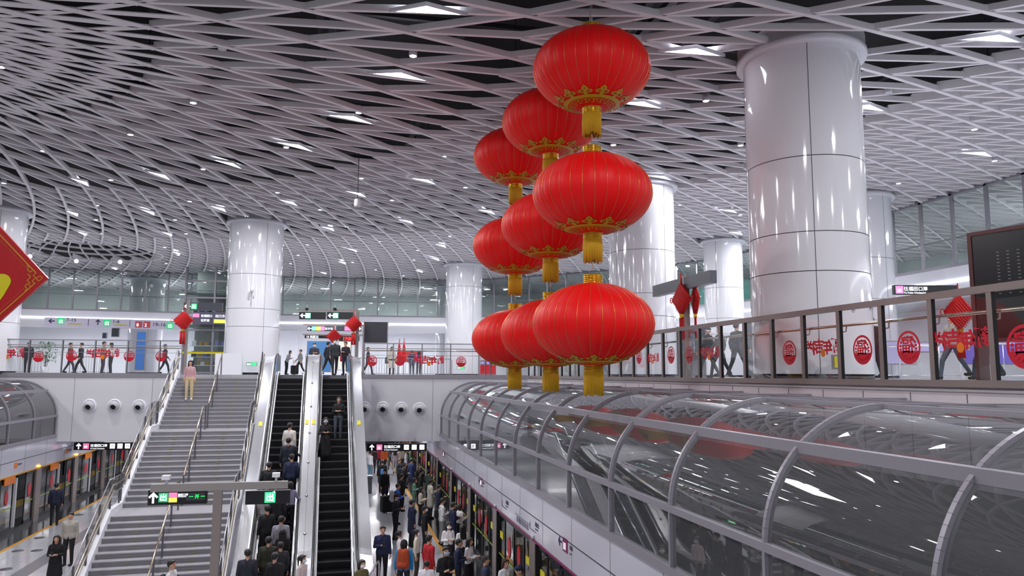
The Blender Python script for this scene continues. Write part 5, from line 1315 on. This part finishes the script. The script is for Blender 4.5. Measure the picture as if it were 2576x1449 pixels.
# stair walker and mezzanine people
sy = -5.3*0
Yp = 31.9; x, z = aty(475, 1010, 33.6); 
best = None
for i in range(600):
    y = -i*.01; Yw = 36.25+y; zz_ = 0
    for a, b, zt in fl:
        if b <= y <= a: zz_ = zt
    q = proj(-6.4, Yw, zz_)
    e = abs(q[1]-1010)
    if best is None or e < best[0]: best = (e, Yw, zz_)
x = aty(474, 1010, best[1])[0]
person('woman in pink jacket and wide beige trousers walking down the stair', (x, best[1], best[2]), .08, 'stand', 'fcoat' if False else 'f', '#c49a9e', '#c9b48e', 'long', 1.66, None, shoe='#d0d0d0')
def mez(px, ytop, H, d=None):
    if d is None: d = (H-CZ)*F/(941.5-ytop)
    p = px_at(px, 900, d); return (p.x, p.y, 0.)
for (px, d, yaw, pose, kind, top, bot, hair, H, mask, label) in [
 (841, 36.8, .1, 'walk', 'm', '#2c2f36', '#16171c', 'short', 1.76, '#dde2ea', 'man in dark grey jacket with white mask stepping onto the right escalator'),
 (824, 38.6, 2.2, 'walk', 'm', '#171a26', '#15161e', 'short', 1.70, None, 'person in black coat turning away behind the man with white mask'),
 (868, 39.2, -.6, 'phone', 'm', '#2a1f2c', '#1c2238', 'short', 1.74, None, 'man in dark jacket holding a red bag at the escalator head'),
 (789, 40.5, .15, 'phone', 'm', '#3f3d4c', '#2a2a33', 'short', 1.72, '#dfe4ec', 'man in dusty purple top with mask behind the steel deck'),
 (720, 52, 1.2, 'bend', 'f', '#8d8f92', '#15161a', 'bob', 1.66, None, 'woman in grey top and black skirt leaning forward left of the escalators'),
 (754, 51, L_+.4, 'walk', 'm', '#85878c', '#1a1b20', 'short', 1.70, None, 'man in grey jacket pulling a black suitcase'),
 (985, 44, .0, 'stand', 'fcoat', '#d9cdc0', '#2c2a2e', 'bob', 1.66, None, 'woman in long cream coat with a black bag behind the middle railing'),
 (1036, 50, B_, 'stand', 'm', '#2b2f55', '#2a2c3c', 'short', 1.66, None, 'person in indigo jacket left of the magenta jacket'),
 (1053, 50, B_, 'stand', 'f', '#d0389a', '#3a3440', 'long', 1.62, None, 'person in magenta jacket behind the middle railing'),
 (925, 46, R_, 'walk', 'm', '#3a3036', '#2a2d38', 'short', 1.70, None, 'person in dark brown jacket walking behind the blank screen'),
 (68, 41, .2, 'stand', 'm', '#22252e', '#1c1d26', 'short', 1.68, None, 'person in black clothes at the left end of the far railing'),
 (174, 42, R_, 'walk', 'm', '#5a4b45', '#3a3d48', 'short', 1.72, None, 'man in brown jacket behind the left railing'),
 (201, 42.5, L_, 'walk', 'm', '#22252e', '#23252f', 'short', 1.74, None, 'man in black and white jacket facing the brown jacket'),
 (257, 41.5, R_, 'phone', 'm', '#8d8470', '#4a4350', 'short', 1.78, None, 'man in khaki jacket behind the left railing'),
 (277, 41, L_, 'phone', 'f', '#cfcac4', '#2a3038', 'bob', 1.70, None, 'woman in off white jacket beside the khaki jacket'),
 (413, 43, R_, 'walk', 'm', '#2b303e', '#23262f', 'short', 1.70, None, 'man in dark suit behind the left railing near the stair'),
 (2196, 21.0, L_+.5, 'walk', 'm', '#16161b', '#191b26', 'short', 1.74, None, 'man in black jacket carrying a dark bag behind the right railing', ),
 (2400, 20.0, L_, 'stride', 'm', '#8b8884', '#3a4450', 'short', 1.72, None, 'man in grey sweater striding behind the right railing below the red knot'),
 (2484, 20.0, L_, 'stride', 'm', '#1c1d26', '#1c1f30', 'short', 1.74, None, 'person in dark clothes stepping behind the black screen frame'),
 (1856, 24.0, R_+.3, 'walk', 'm', '#3f474a', '#2b3036', 'short', 1.76, None, 'man in dark green grey coat behind the railing left of the largest column'),
 (1812, 24.5, L_, 'walk', 'm', '#5b5d60', '#24262c', 'short', 1.66, None, 'person in grey jacket behind the railing lettering, middle of three walkers'),
 (1783, 25.5, L_, 'walk', 'm', '#3c4447', '#23252b', 'short', 1.70, None, 'person in dark grey jacket, leftmost of three walkers behind the railing'),
 (1655, 33, .2, 'stand', 'm', '#b3303a', '#2a3040', 'short', 1.64, None, 'person in red vest behind the railing below the rear lantern string'),
 (1580, 36, .2, 'stand', 'm', '#23252e', '#1c1d26', 'short', 1.70, None, 'person in black clothes behind the railing under the front lantern'),
]:
    p = px_at(px, 930, d)
    o = person(label, (p.x, p.y, 0.), yaw, pose, kind, top, bot, hair, H, mask)
    if 'pulling a black' in label: q = px_at(741, 930, 51.5); suitcase('black suitcase pulled by the man in grey jacket', (q.x, q.y, 0), .3, '#1a1b20')
    if 'red bag' in label: backpack('red bag held by the man at the escalator head', o, '#b0182a', s=.9, cat='bag', side=-.22)
    if 'cream coat' in label: backpack('black handbag of the woman in long cream coat', o, '#1b1b20', s=.9, cat='bag', side=-.26)
    if 'dark bag behind' in label: backpack('dark blue carrier bag of the man in black jacket behind the right railing', o, '#1c2a44', s=1.1, cat='bag', side=-.26)
suitcase('black suitcase beside the man in black cap on the platform', head(975, 1235, 1.0), .3, '#17181c', 1.25)
# ---------------------------------------------------------------- platform and mezzanine furniture
t = thing('waste_bin', 'dark grey square waste bin beside the right escalator on the platform', 'bin', head(923, 1196, .95))
mb = MB(); mb.box(-.28, .28, -.2, .2, 0, .88); mb.build('body', mat('bin_grey', '#5b5d62', .4, .3), t); mb = MB(); mb.box(-.30, .30, -.22, .22, .88, .95); mb.build('lid', STEELR, t)
def frame_rail(label, loc, yaw, w_, h, n, m=STEEL, group=None, cat='barrier', name='barrier'):
    t = thing(name, label, cat, loc, yaw, group)
    mb = MB(); mb.tube([(-w_/2, 0, 0), (-w_/2, 0, h-.1), (-w_/2+.1, 0, h), (w_/2-.1, 0, h), (w_/2, 0, h-.1), (w_/2, 0, 0)], .025, 8); mb.build('frame', m, t)
    for k in range(n): mb = MB(); x = -w_/2+w_*(k+1)/(n+1); mb.tube([(x, 0, .08), (x, 0, h)], .012, 6); mb.build('bar', m, t)
    mb = MB(); mb.tube([(-w_/2, 0, .1), (w_/2, 0, .1)], .015, 6); mb.build('lower_bar', m, t); return t
frame_rail('low steel loop barrier at the foot of the right escalator', (1.15, 22.2, -6.4), 1.35, 1.9, 1.0, 1)
for i, (px, d, w_) in enumerate([(1040, 47, 3.0), (1085, 48, 2.6), (950, 46, 2.4), (60, 46, 2.6), (225, 47, 2.4)]):
    p = px_at(px, 935, d); frame_rail('steel barred barrier behind the far railing, %s from the left' % ['fourth', 'fifth', 'third', 'first', 'second'][i], (p.x, p.y, 0), wy, w_, 1.05, 14, GREYM, 'steel barriers on the far concourse')
for i, (px, d, w_) in enumerate([(2340, 22.5, 1.6), (2290, 23.5, 1.6), (2555, 21, 1.6)]):
    p = px_at(px, 935, d); frame_rail('steel queue barrier behind the right railing, %s' % ['nearer one between the round sticker and the lettering', 'farther one behind the round sticker', 'one at the right edge'][i], (p.x, p.y, 0), -.6, w_, 1.0, 2, STEEL, 'queue barriers behind the right railing')
# ticket gates
for i, px in enumerate([1212, 1226, 1240, 1600, 1622]):
    p = px_at(px, 935, 50 if i < 3 else 40); t = thing('ticket_gate', '%s ticket gate pillar with red side behind the lanterns' % ordw(i), 'ticket gate', (p.x, p.y, 0), wy, 'ticket gates behind the lanterns')
    mb = MB(); mb.box(-.14, .14, -.7, .7, 0, 1.02); mb.build('cabinet', STEELR, t); mb = MB(); mb.box(-.145, .145, -.705, -.5, .1, .7); mb.build('red_panel', REDS, t); mb = MB(); mb.box(-.1, .1, -.71, -.6, .78, .9); mb.build('indicator', mat('lit_blue', '#6a6ae8', .4, emit=1.), t)
# glazed stair core with shop windows behind the stair head
t = thing('glazed_kiosk', 'glass fronted bookshop kiosk behind the stair head left of the column', 'kiosk', (*px_at(520, 935, 53).xy, 0), wy)
mb = MB(); w_ = 3.4
for x in (-w_/2, .3, w_/2): mb.box(x-.06, x+.06, -.1, .1, 0, 7.6)
for z in (.1, 3.1, 4.0, 5.4, 6.6): mb.box(-w_/2, w_/2, -.08, .08, z-.06, z+.06)
mb.build('frame', GREYM, t)
mb = MB(); mb.box(-w_/2, w_/2, -.13, -.1, 1.42, 1.56); mb.build('yellow_band', mat('yellow_band', '#d6c814', .5), t)
mb = MB(); mb.add([(-w_/2, 0, 0), (w_/2, 0, 0), (w_/2, 0, 7.6), (-w_/2, 0, 7.6)], [(0, 1, 2, 3)]); mb.build('glass_front', GL_WIN, t)
mb = MB(); mb.box(-w_/2, w_/2, 2.4, 2.5, 0, 7.6); mb.box(-w_/2, w_/2, 0, 2.4, 3.3, 3.5); mb.box(-w_/2, w_/2, 0, 2.4, 5.6, 5.75); mb.build('back_wall', mat('kiosk_wall', '#7b8484', .5, noise=.3), t)
for z in (.6, 1.2, 2.0, 4.4, 6.0):
    mb = MB(); mb.box(-w_/2+.2, w_/2-.2, .8, 1.2, z, z+.04); mb.build('shelf', WHITE, t)
rb = random.Random(3)
for r, z in enumerate((.64, 1.24, 2.04, 4.44)):
    x = -1.4
    while x < 1.3:
        w2 = rb.uniform(.12, .3); h2 = rb.uniform(.2, .42); mb = MB(); mb.box(x, x+w2, .9, 1.1, z, z+h2); mb.build('boxed_goods', cloth(rb.choice(['#3b3f9a', '#e6e6f2', '#22232c', '#7a7fd0', '#b88a2a', '#4a4c55'])), t); x += w2+rb.uniform(.02, .3)
mb = MB(); mb.lathe([(.001, -.2), (.42, -.1), (.5, .1), (.4, .3), (.001, .35)], 24); o = mb.build('brass_drum', mat('brass_amber', '#b0782a', .4, .6), t); o.location = (1.35, 1.0, 5.05)
# shops in the far concourse
def panel(name, label, x0, x1, y0, y1, d, m, cat, thick=.15, group=None, yaw=None):
    c = px_at((x0+x1)/2, y1, d); w_ = (x1-x0)*d/F; h = (y1-y0)*d/F
    t = thing(name, label, cat, c, wy if yaw is None else yaw, group); mb = MB(); mb.box(-w_/2, w_/2, 0, thick, 0, h); mb.build('panel', m, t)
    mb = MB(); mb.box(-w_/2-.04, w_/2+.04, .02, thick+.03, -.04, h+.04); mb.build('frame', GREYM, t); return t
panel('service_counter', 'white shop counter with blue band behind the escalator head', 772, 830, 860, 935, 56, mat('blue_band', '#5b9ad8', .4), 'counter')
panel('service_window', 'bright cream service window under the clock display', 850, 880, 860, 930, 56.5, mat('cream_lit', '#e9e6da', .5, emit=.25), 'window')
for i, (a, b, y0, y1, m, l) in enumerate([(340, 360, 836, 930, '#3f74c0', 'blue poster pillar behind the left railing'), (258, 266, 838, 850, '#2a3458', 'small dark blue display above the khaki jacket man'), (281, 297, 826, 846, '#2c3238', 'small black and yellow display above the left railing'),
        (1002, 1062, 885, 910, '#c23a3a', 'red market stall counter behind the middle railing'), (1128, 1184, 845, 935, '#dfe2ea', 'white framed board right of the middle railing posts'), (1640, 1662, 853, 905, '#3c3f9a', 'blue violet display behind the railing below the rear lanterns'), (1718, 1745, 843, 885, '#4c566a', 'slate sign board behind the railing below the red knots'), (2440, 2576, 860, 915, '#6b5fb8', 'violet lit panel behind the right railing under the black screen'),
        (2300, 2420, 862, 884, '#b4aede', 'lilac shop front behind the right railing'), (2236, 2300, 860, 915, '#a5a2c8', 'pale lilac panel behind the round sticker')]):
    panel('display_board', l, a, b, y0, y1, 55 if a < 1300 else (38 if a < 2000 else 30), mat('board_%d' % i, m, .45, emit=.12), 'display', yaw=None if a < 1300 else -.5)
for i, (px, d) in enumerate([(1003, 46.5), (1015, 46)]):
    p = px_at(px, 935, d); t = thing('closed_parasol', 'closed red parasol behind the middle railing, %s' % ['left one', 'right one'][i], 'parasol', (p.x, p.y, 0), 0, 'closed red parasols')
    mb = MB(); mb.lathe([(.02, 2.1), (.10, 1.6), (.16, .9), (.12, .85)], 12); mb.build('canopy', RED, t); mb = MB(); mb.tube([(0, 0, 0), (0, 0, 2.25)], .02, 6); mb.build('pole', DARKM, t)
# potted plant behind the left railing
p = px_at(112, 935, 45); t = thing('potted_plant', 'leafy green potted tree behind the left railing', 'plant', (p.x, p.y, 0))
mb = MB(); mb.lathe([(.18, 0), (.25, .4), (.22, .4), (.001, .38)], 16); mb.build('pot', WHITE, t)
mb = MB(); mb.tube([(0, 0, .38), (.03, 0, 1.1)], .03, 6); mb.build('trunk', mat('bark', '#4a3a2a', .8), t)
mb = MB(); rr = random.Random(5)
for k in range(420):
    a = rr.uniform(0, 6.28); r = rr.uniform(.05, .75)**.8; z = 1.0+rr.uniform(-.35, .9); r *= 1-abs(z-1.2)*.6
    c = Vector((r*math.cos(a), r*math.sin(a), z)); u = Vector((rr.uniform(-1, 1), rr.uniform(-1, 1), rr.uniform(-.6, .6))).normalized()*.11; v = u.cross(Vector((0, 0, 1))).normalized()*.03
    mb.add([c-u, c+v, c+u, c-v], [(0, 1, 2, 3)])
mb.build('foliage', mat('leaf_green', '#3f7a4a', .5, noise=.3), t)
# lit poster in the tunnel and platform lights beyond the wall
panel('lit_poster', 'lit green and yellow poster on the far wall of the right tunnel', 1252, 1287, 1130, 1172, 33, mat('poster_lit', '#c8d860', .5, emit=.7), 'poster', yaw=-.3)
for i, x in enumerate((-10.5, -7.5, 1.0, 3.6)):
    mb = MB(); mb.box(-.9, .9, -.1, .1, -.06, 0); o = mb.build('linear_light', mat('linear_lit', '#f6f8ff', .4, emit=9.)); o.location = (x, WY(x)+3.0, -3.16)
    tag(o, 'linear ceiling light just beyond the white wall, %s from the left' % ordw(i), 'ceiling light', 'platform ceiling lights')
mb = MB(); mb.lathe([(.001, 0), (.04, 0), (.05, .12), (.001, .12)], 12); 
def cctv(label, px, py, d):
    t = thing('dome_camera', label, 'camera', px_at(px, py, d), 0, 'small dome cameras'); mb = MB(); mb.lathe([(.001, -.09), (.07, -.06), (.09, 0), (.09, .05), (.001, .06)], 14); mb.build('dome', BLACK, t); mb = MB(); mb.tube([(0, 0, .05), (0, 0, .22)], .015, 6); mb.build('stalk', WHITE, t)
cctv('small black dome camera above the left arrow sign', 772, 777, 40); cctv('small black dome camera above the right arrow sign', 842, 777, 40)

panel('warning_notice', 'small yellow warning notice on the largest column behind the railing lettering', 2100, 2116, 897, 925, 16.2, mat('notice_yellow', '#d8cf3a', .5), 'notice', .03, yaw=-.15)
